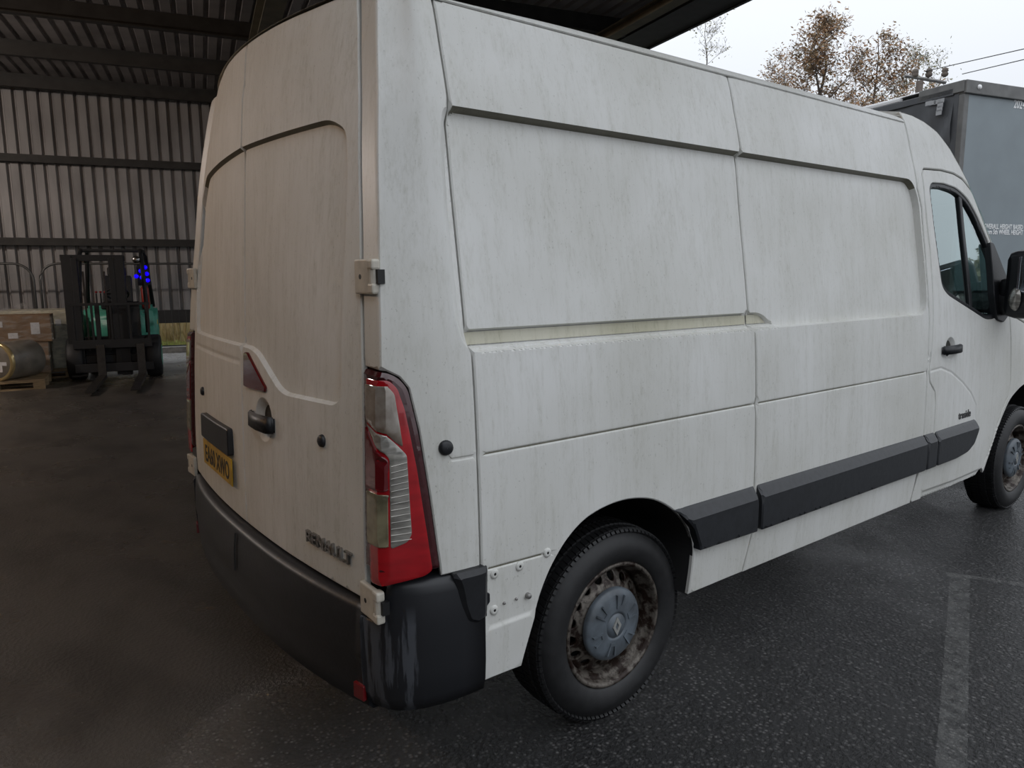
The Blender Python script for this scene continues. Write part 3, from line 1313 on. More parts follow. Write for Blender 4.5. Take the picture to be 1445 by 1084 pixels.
# thin drip rail along the roof edge
for sgn in (-1, 1):
    bm = bmesh.new()
    xs = np.linspace(.36, 3.13, 40)
    w0, w1 = float(Wf(2.266)), float(Wf(2.278))
    rows_ = []
    for x in xs:
        rows_.append([bm.verts.new((x, sgn * (w0 + .001), 2.266)), bm.verts.new((x, sgn * (w0 + .004), 2.270)), bm.verts.new((x, sgn * (w1 + .001), 2.277))])
    for a, b in zip(rows_[:-1], rows_[1:]):
        for k in range(2):
            bm.faces.new([a[k], b[k], b[k + 1], a[k + 1]])
    bobj('drip_rail', bm, M_paint, van)

# ---- cab front: dome, windscreen, bonnet, nose (swept between both silhouettes)
def cab_sweep(name, curve, bulge, rise, m_, ny=17):
    C = dens(curve, .06, False)
    v, f = [], []
    Pt = SIDE(C[:, 0], C[:, 1])
    for k, p in enumerate(Pt):
        for j in range(ny):
            vv = -1 + 2 * j / (ny - 1)
            e = (1 - vv * vv)
            v.append((p[0] + bulge * e, -vv * p[1] * -1 * -1 if False else p[1] * -vv, p[2] + rise * e))
    n = len(Pt)
    for k in range(n - 1):
        for j in range(ny - 1):
            f.append((k * ny + j, k * ny + j + 1, (k + 1) * ny + j + 1, (k + 1) * ny + j))
    return obj(name, v, f, m_, van, True)


def sweep2(name, curve, b0, b1, r0, r1, m_, ny=17):
    C = dens(curve, .06, False)
    Pt = SIDE(C[:, 0], C[:, 1])
    n = len(Pt)
    v, f = [], []
    for k, p in enumerate(Pt):
        t = k / (n - 1)
        for j in range(ny):
            vv = -1 + 2 * j / (ny - 1)
            e = 1 - abs(vv) ** 2.2
            v.append((p[0] + (b0 + (b1 - b0) * t) * e, p[1] * -vv, p[2] + (r0 + (r1 - r0) * t) * e))
    for k in range(n - 1):
        for j in range(ny - 1):
            f.append((k * ny + j, k * ny + j + 1, (k + 1) * ny + j + 1, (k + 1) * ny + j))
    return obj(name, v, f, m_, van, True)


sweep2('roof_dome', [(3.14, 2.30)] + SIL[:7], 0, .22, .09, .03, M_paint)
sweep2('windscreen', SIL[6:], .22, .30, .03, .02, M_glass)
sweep2('bonnet', [(4.62, 1.235), (4.95, 1.10), (5.25, .98), (5.40, .86)], .30, .22, .03, .03, M_paint)
sweep2('nose', [(5.40, .86), (5.44, .70), (5.44, .56)], .22, .20, .03, 0, M_paint)
sweep2('front_bumper', [(5.44, .56), (5.45, .42), (5.42, .28)], .21, .18, 0, 0, M_black)

# ------------------------------------------------------------------ rear doors
def ygap(z):
    return float(Wf(z)) - .1595


def ztop_rear(y):
    return roof_rear_z(y) - .006


zs = np.linspace(.648, 2.290, 24)
edge = [(-ygap(z), z) for z in zs]
ytop = np.linspace(-ygap(2.290), -.003, 12)
right_door = edge + [(y, ztop_rear(y)) for y in ytop[1:]] + [(-.003, .640), (-.4, .640), (-.85, .646)]
left_door = [(-y, z) for y, z in right_door][::-1]

# recessed window field that crosses both doors
top_r = R_([(340, 219), (400, 190), (440, 172), (462, 166), (475, 172), (482, 190), (485, 215)], (-.4, 1.9))
ZT = float(top_r[1:3, 1].mean())
yR = float(R_([(487, 300)], (-.7, 1.6))[0][0])
BOT = R_([(352, 492), (362, 500), (392, 550), (402, 558), (470, 571)], (-.3, 1.2))
rec_poly = [(.80, ZT - .14), (.66, ZT - .02), (.0, ZT + .005), (yR + .10, ZT), (yR + .02, ZT - .04), (yR, ZT - .14), (yR - .01, 1.6), (yR - .02, BOT[4][1] + .02), (yR + .02, BOT[4][1] - .004),
            (BOT[3][0], BOT[3][1]), (BOT[2][0], BOT[2][1]), (BOT[1][0], BOT[1][1]), (BOT[0][0], BOT[0][1]), (.3, BOT[0][1] + .002), (.78, BOT[0][1] + .004), (.815, 1.5)]
REARREC = Recess(rnd(rec_poly, [.06, .06, .02, .05, .03, .04, .05, .02, .02, .03, .03, .03, .03, .02, .03, .05]), .014, .009, n=4)


class SoftRib:
    """soft swage above the window field"""
    def rows(s):
        y = np.arange(-.85, .85, .04)
        return np.concatenate([np.stack([y, np.full_like(y, z)], 1) for z in (ZT + .17, ZT + .19, ZT + .21)])

    def depth(s, p):
        return .006 * sm((p[:, 1] - (ZT + .17)) / .05) * sm((.62 - np.abs(p[:, 0])) / .2)


def rear_grime_shade(c):
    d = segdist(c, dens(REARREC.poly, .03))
    return (inside(c, REARREC.poly) | (d < .0008)) & (d < REARREC.bw + .0008) & (c[:, 1] > ZT - .06)  # top bevel of the rear recess: moss plus shade painted dark


hc = R_([(372, 592)], (-.3, 1.1))[0]
BELTR = Groove([(BOT[0][0] + .005, BOT[0][1] - .055), (.3, BOT[0][1] - .052), (.80, BOT[0][1] - .050)], .003, .012)
panel('rear_door', REAR, right_door, M_rear, van, [REARREC, SoftRib(), HandleDish(hc, .078, .024)], res=.04, grime=rear_grime_shade)
panel('rear_door', REAR, left_door, M_rear, van, [REARREC, SoftRib(), BELTR], res=.04, grime=rear_grime_shade)
# dark inside of the rear opening, seen in the gaps
back = [(-.90, .66), (.90, .66), (.80, 1.9), (.70, 2.24), (0, 2.29), (-.70, 2.24), (-.80, 1.9)]
panel('rear_opening_shell', REAR, [(-Wf(z) + .08, z) for z in (.70, 1.0, 1.5, 1.9, 2.23)] + [(0, 2.28)] + [(Wf(z) - .08, z) for z in (2.23, 1.9, 1.5, 1.0, .70)], M_seam, van, res=.08, thick=0, off=-.022, roll=0)


def rear_frame(y, z, lift=0.0):
    P, n = surf_frame(REAR, np.array([[y, z]]))
    n = Vector(n[0])
    yv = Vector((0, -1, 0)) - n * n.dot(Vector((0, -1, 0)))
    yv.normalize()
    up = n.cross(yv)
    Mx = Matrix.Identity(4)
    for i in range(3):
        Mx[i][0], Mx[i][1], Mx[i][2], Mx[i][3] = yv[i], up[i], n[i], P[0][i] + n[i] * lift
    if Mx.to_3x3().determinant() < 0:
        for i in range(3):
            Mx[i][1] = -Mx[i][1]
    return Mx


def side_frame(s, z, lift=0.0):
    P, n = surf_frame(SIDE, np.array([[s, z]]))
    n = Vector(n[0])
    xv = Vector((1, 0, 0)) - n * n.dot(Vector((1, 0, 0)))
    xv.normalize()
    up = n.cross(xv)
    Mx = Matrix.Identity(4)
    for i in range(3):
        Mx[i][0], Mx[i][1], Mx[i][2], Mx[i][3] = xv[i], up[i], n[i], P[0][i] + n[i] * lift
    return Mx


def placed(name, bm, mt, parent, Mx, smooth=False):
    bmesh.ops.transform(bm, matrix=Mx, verts=bm.verts)
    return bobj(name, bm, mt, parent, smooth)


rdoors = [o for o in bpy.data.objects if o.name.startswith('rear_door')]
RD, LD = rdoors[0], rdoors[1]
RD['label'] = 'right rear door, dirty white, with black pull handle'
LD['label'] = 'left rear door, dirty white, with yellow number plate'


def pull_handle(parent, Mx, L=.155, H=.045):
    bm = bmesh.new()
    sec = [(-L / 2, 0), (-L / 2, .012), (-L / 2 + .02, .030), (0, .038), (L / 2 - .02, .034), (L / 2, .016), (L / 2, 0), (L / 2 - .02, .012), (0, .022), (-L / 2 + .02, .014)]
    for h in (-H / 2,):
        A = [bm.verts.new((x, -H / 2, z)) for x, z in sec]
        B = [bm.verts.new((x, H / 2, z)) for x, z in sec]
        n = len(sec)
        fs = [bm.faces.new(A), bm.faces.new(B[::-1])]
        for k in range(n):
            fs.append(bm.faces.new([A[k], B[k], B[(k + 1) % n], A[(k + 1) % n]]))
    bmesh.ops.recalc_face_normals(bm, faces=bm.faces[:])
    bmesh.ops.bevel(bm, geom=[e for e in bm.edges if e.calc_face_angle(0) > .5], offset=.005, segments=2, affect='EDGES')
    return placed('handle', bm, M_black, parent, Mx, True)


Mx = rear_frame(hc[0], hc[1] - .006, -.004) @ Matrix.Rotation(math.radians(0), 4, 'Z')
h = pull_handle(RD, Mx, .20, .055)
h['label'] = 'black plastic pull handle'


def plug(parent, Mx, r=.017, name='rubber_plug'):
    bm = bmesh.new()
    lathe(bm, [(.0005, .012), (r * .6, .0115), (r * .9, .008), (r, .002), (r, -.004)], 20, 'z')
    return placed(name, bm, M_black, parent, Mx, True)


pr_ = R_([(455, 622)], (-.8, 1.1))[0]
pl_ = R_([(287, 552)], (.6, 1.1))[0]
plug(RD, rear_frame(pr_[0], pr_[1]), .019)
plug(LD, rear_frame(min(pl_[0], .8), pl_[1]), .019)
ps_ = S_([(629, 632)], (.3, 1.05))[0]
quarter = bpy.data.objects['rear_quarter_panel']
plug(quarter, side_frame(*ps_), .021)

# third brake lamp on the centre of the doors
tri = R_([(346, 497), (351, 497), (377, 547), (376, 554), (352, 548), (346, 545)], (-.2, 1.2))
tl3 = panel('brake_lamp', REAR, rnd(tri, .008, 3), M_dred, RD, res=.02, thick=.01, off=.008, estep=.01)
tl3['label'] = 'dark red triangular brake lamp'

# number plate lamp cover and plate, on the left door
cov = R_([(287.5, 581), (324, 606), (327.5, 613), (330, 646), (318, 638), (291, 613)], (.3, 1.0))
print('plate cover', cov.round(3).tolist())
y0c, y1c = .13, .575
zc0, zc1 = .865, .966
cover = panel('plate_lamp_cover', REAR, rnd([(y1c, zc1), (y0c, zc1 + .002), (y0c - .005, zc0), (y1c, zc0)], .015, 3), M_black, LD, res=.03, thick=.02, off=.022, estep=.02)
plate_c = ((y0c + y1c) / 2 - .02, .806)
PW, PH = .46, .105
Mp = rear_frame(plate_c[0], plate_c[1], .012)
bm = bmesh.new()
box(bm, (0, 0, 0), (PW, PH, .004), bev=.0015)
plate = placed('number_plate', bm, M_yellow, LD, Mp)
plate['label'] = 'yellow number plate with black characters'
text_mesh('plate_characters', 'EA60 XWO', .098, .0006, M_ink, plate, Mp @ Matrix.Translation((0, -.035, .0026)), bold=.0012, align='CENTER', sx=.80)
# maker's name badge
b0 = R_([(434, 764)], (-.6, .9))[0]
b1 = R_([(500, 796)], (-.9, .8))[0]
bw_ = abs(b1[0] - b0[0])
bmid = (b0 + b1) / 2
Mb = rear_frame(bmid[0], (b0[1] + b1[1]) / 2, .004)
bd = text_mesh('name_badge', 'RENAULT', .052, .004, M_chrome, RD, Mb, bold=.0006, align='CENTER', sx=bw_ / .232)
bd['label'] = 'dull chrome raised lettering'

# hinges
def hinge(px, z, sgn):
    y = -(float(Wf(z)) - .112)
    x = float(XE(z))
    bm = bmesh.new()
    # leaf on the door and two knuckles round the corner
    box(bm, (-.010, -.010, 0), (.085, .016, .090), bev=.004)
    box(bm, (.040, -.008, .031), (.030, .026, .028), bev=.006)
    box(bm, (.040, -.008, -.031), (.030, .026, .028), bev=.006)
    Mh = Matrix(((0, 1, 0, x), (-1, 0, 0, y), (0, 0, 1, z), (0, 0, 0, 1)))
    leaf = placed('hinge', bm, M_metalw, van, Mh)
    bm = bmesh.new()
    tube(bm, [(.040, -.008, -.020), (.040, -.008, .020)], .0120, 12)
    placed('hinge_pin', bm, M_metalw, leaf, Mh, False)
    bm = bmesh.new()
    tube(bm, [(-.018, -.012, 0), (-.018, -.0185, 0)], .007, 12)
    placed('hinge_bolt_hole', bm, M_ink, leaf, Mh)
    bm = bmesh.new()
    box(bm, (.056, .002, 0), (.016, .02, .036))
    placed('hinge_block', bm, M_ink, leaf, Mh)
    return leaf


hinge(None, 1.528, -1)
hinge(None, .662, -1)

# ------------------------------------------------------------------ tail lamp
tail = panel('tail_lamp', SIDE, TLr, M_border, van, res=.02, thick=.03, off=.010, estep=.012, roll=.012, rolld=.008)
tail['label'] = 'tall red and clear tail lamp'


def zone(name, px, m_, off=.0142, r=.008):
    uv = S_(px, (.12, 1.0))
    uv[:, 0] = np.maximum(uv[:, 0], S_GAP + .008)
    return panel(name, SIDE, rnd(uv, r, 3), m_, tail, res=.015, thick=.004, off=off, estep=.01, roll=.002, rolld=.001)


zone('red_lens', [(521, 533), (548, 537), (560, 548), (571, 580), (587, 660), (601, 750), (609, 803), (598, 811), (528, 820)], M_red, .0112, .01)
zone('upper_lens', [(521, 541), (546, 545), (556, 556), (568, 630), (556, 622), (545, 612), (522, 592)], M_smoke)
zone('reflector_band', [(523, 597), (545, 615), (557, 625), (573, 641), (580, 752), (574, 763), (551, 773), (549, 646)], M_clear)
zone('fog_lens', [(521, 600), (545, 648), (546, 692), (522, 686)], M_dred)
zone('reverse_lens', [(523, 690), (547, 697), (548, 770), (524, 764)], M_amber)
# fine ribs across the reflector band
ribs = bmesh.new()
for i in range(13):
    t = i / 12
    ya = 655 + t * 105
    a, b = S_([(551, ya + 2), (573 + 6 * t, ya - 4 + 2 * t)], (.12, 1.0))
    for k in range(4):
        p, q = a + (b - a) * k / 4, a + (b - a) * (k + 1) / 4
        P, n = surf_frame(SIDE, np.array([p, q]))
        P = P + n * .0178
        tube(ribs, [P[0], P[1]], .0012, 5)
bobj('lens_rib', ribs, M_clear, tail)['kind'] = 'stuff'

# ------------------------------------------------------------------ bumper
def loft(name, path, prof, m_, parent, smooth=True, zfun=None):
    """path list of (x,y, outward nx,ny); prof list of (d, z)"""
    v, f = [], []
    n, k = len(path), len(prof)
    for x, y, nx, ny in path:
        for d, z in prof:
            zz = z if zfun is None else zfun(x, y, z)
            v.append((x + nx * d, y + ny * d, zz))
    for i in range(n - 1):
        for j in range(k - 1):
            f.append((i * k + j, i * k + j + 1, (i + 1) * k + j + 1, (i + 1) * k + j))
    f.append(tuple(range(k)))
    f.append(tuple((n - 1) * k + j for j in range(k))[::-1])
    return obj(name, v, f, m_, parent, smooth)


def path_from(pts):
    P = np.array(pts, float)
    t = np.gradient(P, axis=0)
    t /= np.linalg.norm(t, axis=1, keepdims=True)
    return [(p[0], p[1], -tt[1], tt[0]) for p, tt in zip(P, t)]


# rear centre part (y from -.93 to .93), outward = -x
ys = np.linspace(.885, -.885, 41)
pts = [(.058 + .094 * (abs(y) / .95) ** 2.5, y) for y in ys]
pth = [(x, y, -1.0, 0.0) for x, y in pts]


def zrear(x, y, z):
    k = (abs(y) / .935) ** 2
    return z + (.03 * k if z < .36 else 0)


rb = loft('rear_bumper', pth, [(-.06, .634), (-.035, .636), (-.006, .628), (.0, .615), (.006, .56), (.010, .48), (.004, .46), (.004, .38), (0, .315), (-.012, .302), (-.08, .30)], M_black, van, zfun=zrear)
rb['label'] = 'black plastic rear bumper with step'
bm = bmesh.new()
tube(bm, [(.052, 0, .61), (.046, 0, .55), (.043, 0, .47)], .003, 6)
bobj('bumper_groove', bm, M_dark, van)


def corner_path(sg):
    P = [(.128, -.872), (.136, -.905), (.144, -.928), (.152, -.946), (.162, -.962), (.178, -.980), (.20, -.998), (.24, -1.020), (.29, -1.037), (.35, -1.048), (.418, -1.052)]
    Q = np.array(P)
    t = np.gradient(Q, axis=0)
    t /= np.linalg.norm(t, axis=1, keepdims=True)
    return [(p[0], p[1], tt[1], -tt[0]) for p, tt in zip(Q, t)]


cp = corner_path(-1)


def zcorner(x, y, z):
    t = np.clip((x - .146) / .016, 0, 1)
    if z > .601:
        return .60 + (z - .60) * (1 - (1 - sm(t)) * .92)
    if z < .42:
        return z - .012 * (1 - sm((x - .14) / .3))
    return z


for sg in (-1, 1):
    path = cp if sg < 0 else [(x, -y, nx, -ny) for x, y, nx, ny in cp]
    cobj = loft('bumper_corner', path, [(-.06, .727), (-.03, .726), (-.014, .722), (-.004, .705), (0, .685), (.004, .60), (.004, .46), (0, .40), (-.012, .362), (-.06, .355)], M_corner, van, zfun=zcorner)
    cobj['label'] = 'black plastic bumper corner'
# the pad let into the corner
pad = rnd([(.320, .732), (.431, .730), (.428, .60), (.424, .582), (.395, .568), (.360, .585), (.345, .63), (.335, .69)], .012, 3)
panel('bumper_pad', SIDE, pad, M_black, van, [], res=.03, thick=.03, off=.028, estep=.015, roll=.014, rolld=.012)
# bracket tab in front of the pad
tabv = rnd([(.430, .725), (.438, .725), (.438, .645), (.447, .64), (.447, .615), (.436, .605), (.436, .575), (.430, .575)], .003, 2)
panel('bumper_bracket', SIDE, tabv, M_black, van, [], res=.03, thick=.01, off=.006, estep=.01, roll=.002)
# reflector in the bumper
rf = hit((519, 975), 0, .098)
bm = bmesh.new()
box(bm, (.1235, -.858, .378), (.012, .046, .046), Matrix.Rotation(math.radians(12), 3, 'Z'), bev=.003)
bobj('reflector', bm, mat('red_reflector', (.15, .006, .008), .2, coat=.5), van)

# rivets and screws on the lower quarter
for px, kind_ in (((697.5, 810), 0), ((733, 799), 0), ((772, 780), 0), ((697, 861), 0), ((711, 851), 2), ((728, 845), 2), ((744, 840), 1)):
    uv = S_([px], (.5, .65))[0]
    Mx = side_frame(*uv)
    bm = bmesh.new()
    if kind_ == 0:
        lathe(bm, [(.0042, .0045), (.0075, .005), (.0135, .0035), (.0145, 0), (.0145, -.004)], 20, 'z')
        o = placed('rivet', bm, M_paint, mid, Mx, True)
        bm = bmesh.new()
        lathe(bm, [(.0003, .0042), (.0042, .0042), (.0042, -.002)], 12, 'z')
        placed('rivet_hole', bm, M_ink, o, Mx)
    else:
        r = .009 if kind_ == 1 else .0042
        lathe(bm, [(.0003, r * 1.5), (r * .8, r * 1.4), (r, r), (r, -.003)], 14, 'z')
        placed('screw', bm, M_steel, mid, Mx, True)

# door handle and badge on the driver door
dh = S_([(1340, 493)], (3.4, 1.2))[0]
h = pull_handle(door, side_frame(dh[0], dh[1], .0), .20, .045)
bt = S_([(1352, 592)], (3.55, .78))[0]
text_mesh('model_badge', 'traside', .058, .002, mat('dark_chrome', (.10, .10, .10), .3, metal=.8), door, side_frame(bt[0], bt[1], .001), bold=.001)

# ------------------------------------------------------------------ mirror
mh = empty('tmp', (0, 0, 0))
bpy.data.objects.remove(mh)
bm = bmesh.new()
box(bm, (4.06, -1.185, 1.465), (.17, .28, .38), bev=.055)
bmesh.ops.bevel(bm, geom=[e for e in bm.edges if e.calc_length() > .1], offset=.02, segments=2, affect='EDGES')
mir = bobj('door_mirror', bm, M_black, van, True)
mir['label'] = 'black door mirror with clear indicator'
bm = bmesh.new()
box(bm, (3.974, -1.215, 1.52), (.006, .19, .20), bev=.01)
bobj('mirror_glass', bm, M_mirror, mir)
bm = bmesh.new()
box(bm, (4.10, -1.07, 1.44), (.11, .14, .12), bev=.03)
box(bm, (4.12, -1.03, 1.36), (.14, .10, .14), bev=.03)
bobj('mirror_arm', bm, M_black, mir, True)
bm = bmesh.new()
lathe(bm, [(.0005, .030), (.02, .027), (.036, .015), (.044, 0)], 24, 'z')
bmesh.ops.scale(bm, vec=(.9, 1.5, 1), verts=bm.verts)
bmesh.ops.transform(bm, matrix=Matrix.Translation((3.985, -1.115, 1.385)) @ Matrix.Rotation(math.radians(-90), 4, 'Y') @ Matrix.Rotation(math.radians(90), 4, 'Z') @ Matrix.Rotation(math.radians(35), 4, 'Y'), verts=bm.verts)
bobj('indicator_lens', bm, M_clear, mir, True)

# ------------------------------------------------------------------ cab interior
M_seat = mat('dark_grey_fabric', (.02, .021, .024), .9, noise=.3, nscale=30)
bm = bmesh.new()
box(bm, (3.14, 0, 1.3), (.04, 1.75, 1.5))
bobj('bulkhead', bm, mat('grey_bulkhead', (.12, .12, .12), .8), van)
for y in (-.52, .1, .52):
    bm = bmesh.new()
    box(bm, (3.62, y, .86), (.50, .46, .16), bev=.04)
    box(bm, (3.36, y, 1.20), (.14, .46, .66), Matrix.Rotation(math.radians(-12), 3, 'Y'), bev=.05)
    box(bm, (3.28, y, 1.62), (.10, .26, .19), Matrix.Rotation(math.radians(-8), 3, 'Y'), bev=.04)
    bobj('cab_seat', bm, M_seat, van, True)
bm = bmesh.new()
prism(bm, [(4.25, .6), (4.75, .6), (4.75, 1.16), (4.45, 1.24), (4.22, 1.12), (4.2, .9)], -.88, .88, 'xz')
bobj('dashboard', bm, M_seat, van)
bm = bmesh.new()
c = Vector((4.02, -.50, 1.13))
R = Matrix.Rotation(math.radians(55), 3, 'Y')
ring = [c + R @ Vector((.19 * math.cos(a), .19 * math.sin(a), 0)) for a in np.linspace(0, 2 * math.pi, 33)]
tube(bm, ring, .016, 8, False)
for a in (0.3, 2.8, 4.7):
    tube(bm, [c, c + R @ Vector((.19 * math.cos(a), .19 * math.sin(a), 0))], .014, 6)
tube(bm, [c, Vector((4.3, -.5, .95))], .03, 8)
bobj('steering_wheel', bm, M_ink, van, True)
bm = bmesh.new()
box(bm, (3.9, 0, .62), (1.5, 1.8, .06))
bobj('cab_floor', bm, M_dark, van)

# ------------------------------------------------------------------ wheels (local: axle along y, outer face at -y, origin = hub centre)
def wheel(loc, flip):
    e = empty('wheel', loc)
    e.parent = van
    e.matrix_parent_inverse = Matrix.Translation(-Vector(van['wloc']))
    if flip:
        e.rotation_euler = (0, 0, math.pi)
    return e


RT = .342
tyre_prof = [(.212, .045), (.222, .02), (.232, .012), (.262, 0), (.290, .004), (.312, .016), (.326, .030), (.332, .040)]
# profile from bead (outer) over the tread to the inner side; h = distance from the outer face
prof = tyre_prof + [(.337, .052), (.3395, .07), (.3405, .11), (.3395, .15), (.337, .172), (.330, .19), (.305, .212), (.25, .22), (.215, .20)]
bm = bmesh.new()
lathe(bm, [(r, h - .225 / 2 + .0) for r, h in prof], 72, 'y')
# small local frame: outer face at h=-.1125 -> y=-.1125
tyre_me = bm
tread = bmesh.new()
for k in range(96):
    a = 2 * math.pi * (k + .5) / 96
    for (h0, h1, r0) in ((-.083, -.052, .3335), (-.044, -.006, .3385), (.002, .042, .3385), (.050, .078, .3345)):
        Rm = Matrix.Rotation(-a, 3, 'Y') @ Matrix.Rotation(math.radians(12 if h0 > -.01 else -12), 3, 'X')
        box(tread, Matrix.Rotation(-a, 3, 'Y') @ Vector((r0 + .002, (h0 + h1) / 2, 0)), (.010, h1 - h0, .017), Rm)
    # shoulder blocks
    Rm = Matrix.Rotation(-a, 3, 'Y') @ Matrix.Rotation(math.radians(38), 3, 'Z')
    box(tread, Matrix.Rotation(-a, 3, 'Y') @ Vector((.3262, -.0835, 0)), (.010, .020, .015), Rm)


def RIM(t, r):
    t, r = np.asarray(t, float), np.asarray(r, float)
    th = t / .15
    # cone between rim well and the cap: r .125 at y=-.072, r .185 at y=-.030
    y = -.066 + (r - .118) / (.187 - .118) * .040
    return np.stack([r * np.cos(th), y, r * np.sin(th)], -1)


RIM.sign = 1.0
if surf_frame(RIM, np.array([[.1, .15]]))[1][0][1] > 0:
    RIM.sign = -1.0


def build_wheel(e):
    me = bpy.data.meshes.get('tyre_mesh')
    out = []
    global W_PARTS
    return out


wheel_parts = []
w1 = wheel((1.024, -.872, .335), False)
t_ = bobj('tyre', tyre_me, M_rubber, w1, True, False)
bobj('tread_block', tread, M_rubber, t_, False, False)['kind'] = 'stuff'
bm = bmesh.new()
lathe(bm, [(.222, -.086), (.2225, -.094), (.216, -.098), (.208, -.094), (.205, -.080), (.198, -.062), (.190, -.055), (.188, -.028), (.186, -.020), (.186, .10)], 64, 'y')
bobj('rim_flange', bm, M_rust, w1, True, False)
nh = 16
L = 2 * math.pi * .15
holes = []
for k in range(nh):
    tcx = L * (k + .5) / nh
    holes.append([(tcx + .0165 * math.cos(a), .160 + .0165 * math.sin(a)) for a in np.linspace(0, 2 * math.pi, 17)[:-1]])
panel('rim_disc', RIM, [(0, .11), (L, .11), (L, .188), (0, .188)], M_rust, w1, holes=holes, res=.02, thick=.012, off=0, estep=.012, roll=.003, rolld=.002, inv=False)
bm = bmesh.new()
lathe(bm, [(.0005, 0.02), (.186, 0.02)], 40, 'y')
bobj('brake_drum', bm, M_dark, w1, False, False)
bm = bmesh.new()
lathe(bm, [(.128, -.070), (.129, -.082), (.124, -.090), (.105, -.096), (.080, -.100), (.055, -.102), (.046, -.102), (.045, -.099), (.042, -.099), (.041, -.103), (.0005, -.104)], 56, 'y')
cap = bobj('hub_cap', bm, M_cap, w1, True, False)
# raised fins on the cap
for k in range(6):
    a = 2 * math.pi * k / 6 + .3
    fins = bmesh.new()
    prism(fins, [(.060, -.012), (.106, -.021), (.106, -.015), (.072, -.008), (.072, .008), (.106, .015), (.106, .021), (.060, .012)], -.1045, -.094, 'xz')
    bmesh.ops.transform(fins, matrix=Matrix.Rotation(-a, 4, 'Y'), verts=fins.verts)
    bobj('cap_fin', fins, M_cap, cap, False, False)
# diamond emblem
bm = bmesh.new()
outer = [(0, .034), (.020, 0), (0, -.034), (-.020, 0)]
inner = [(0, .017), (.008, 0), (0, -.017), (-.008, 0)]
A = [bm.verts.new((x, -.1075, z)) for x, z in outer]
B = [bm.verts.new((x, -.1075, z)) for x, z in inner]
C_ = [bm.verts.new((x, -.103, z)) for x, z in outer]
D_ = [bm.verts.new((x, -.103, z)) for x, z in inner]
for k in range(4):
    j = (k + 1) % 4
    bm.faces.new([A[k], A[j], B[j], B[k]])
    bm.faces.new([A[k], C_[k], C_[j], A[j]])
    bm.faces.new([B[k], B[j], D_[j], D_[k]])
bmesh.ops.recalc_face_normals(bm, faces=bm.faces[:])
bobj('diamond_emblem', bm, mat('emblem_silver', (.55, .55, .52), .35, metal=.6), cap, False, False)
for loc, fl in (((4.706, -.872, .335), False), ((1.024, .872, .335), True), ((4.706, .872, .335), True)):
    c = copy_tree(w1, van)
    c.location = loc
    c.rotation_euler = (0, 0, math.pi if fl else 0)

# ------------------------------------------------------------------ the far (left) flank mirrors this one
for o in [q for q in bpy.data.objects if q.parent == van and q.name.split('.')[0] in
          ('rear_quarter_panel', 'side_panel', 'cab_side_panel', 'front_wing', 'inner_shell', 'wheel_arch_liner', 'door', 'side_moulding', 'tail_lamp', 'hinge', 'door_mirror', 'bumper_pad', 'reflector')]:
    c = o.copy()
    COL.objects.link(c)
    c.matrix_parent_inverse = Matrix.Translation(-Vector(van['wloc'])) @ Matrix.Diagonal((1, -1, 1, 1))
    for ch in [q for q in bpy.data.objects if q.parent == o and q.name.split('.')[0] not in ('rivet', 'screw', 'model_badge')]:
        d = ch.copy()
        COL.objects.link(d)
        d.parent = c
        d.matrix_parent_inverse = Matrix.Identity(4)
for k in list(bpy.data.objects):
    if k.parent is not None and k.parent != van and k.parent.parent == van and k.parent.name.split('.')[0] != 'wheel':
        k.matrix_parent_inverse = Matrix.Identity(4)

# ------------------------------------------------------------------ outside the far wall: verge and hedge
M_grass = mat('verge_grass', (.26, .32, .09), .9, noise=.5, nscale=9, col2=(.44, .40, .18))
bm = bmesh.new()
bmesh.ops.create_grid(bm, x_segments=60, y_segments=14, size=1)
for v_ in bm.verts:
    v_.co.x *= 16
    v_.co.y = (v_.co.y + 1) * 3.2 + .55
    v_.co.z = .05 + .06 * random.random() + .05 * max(0, v_.co.y - 2)
o = bobj('grass_verge', bm, M_grass, None)
o.location = sh(0, QW)
o.rotation_euler = (0, 0, RZ_SHED)
tag(o, 'green and straw grass strip beyond the shed wall', kind='structure')


def blades(name, n, x0, x1, y0, y1, z0, h0, h1, wid, m_, lean=.35):
    v, f = [], []
    for i in range(n):
        x, y = random.uniform(x0, x1), random.uniform(y0, y1)
        h = random.uniform(h0, h1)
        a = random.uniform(0, math.pi)
        dx, dy = math.cos(a) * wid, math.sin(a) * wid
        lx, ly = random.uniform(-lean, lean) * h, random.uniform(-lean, lean) * h
        b = len(v)
        zz = z0 + .05 * max(0, y - 2)
        v += [(x - dx, y - dy, zz), (x + dx, y + dy, zz), (x + lx * .5 + dx * .6, y + ly * .5, zz + h * .6), (x + lx, y + ly, zz + h)]
        f += [(b, b + 1, b + 2), (b, b + 2, b + 3)]
    o = obj(name, v, f, m_)
    o.location = sh(0, QW)
    o.rotation_euler = (0, 0, RZ_SHED)
    return o


tag(blades('verge_grass_blades', 7000, -8, 6, .6, 1.5, .05, .05, .14, .02, M_grass), 'short green grass blades beyond the shed wall', 'grass', kind='stuff')
M_straw = mat('dry_hedge', (.58, .46, .28), .9, noise=.5, nscale=5, col2=(.36, .29, .15))
tag(blades('dry_reeds', 7000, -8, 6, 1.6, 4.4, .05, .35, 1.0, .028, M_straw, .3), 'tall straw coloured dry reeds behind the grass strip', 'reeds', kind='stuff')

# ------------------------------------------------------------------ tubular barriers in front of the wall
M_galv = mat('dull_galvanised_tube', (.16, .16, .155), .45, metal=.7)


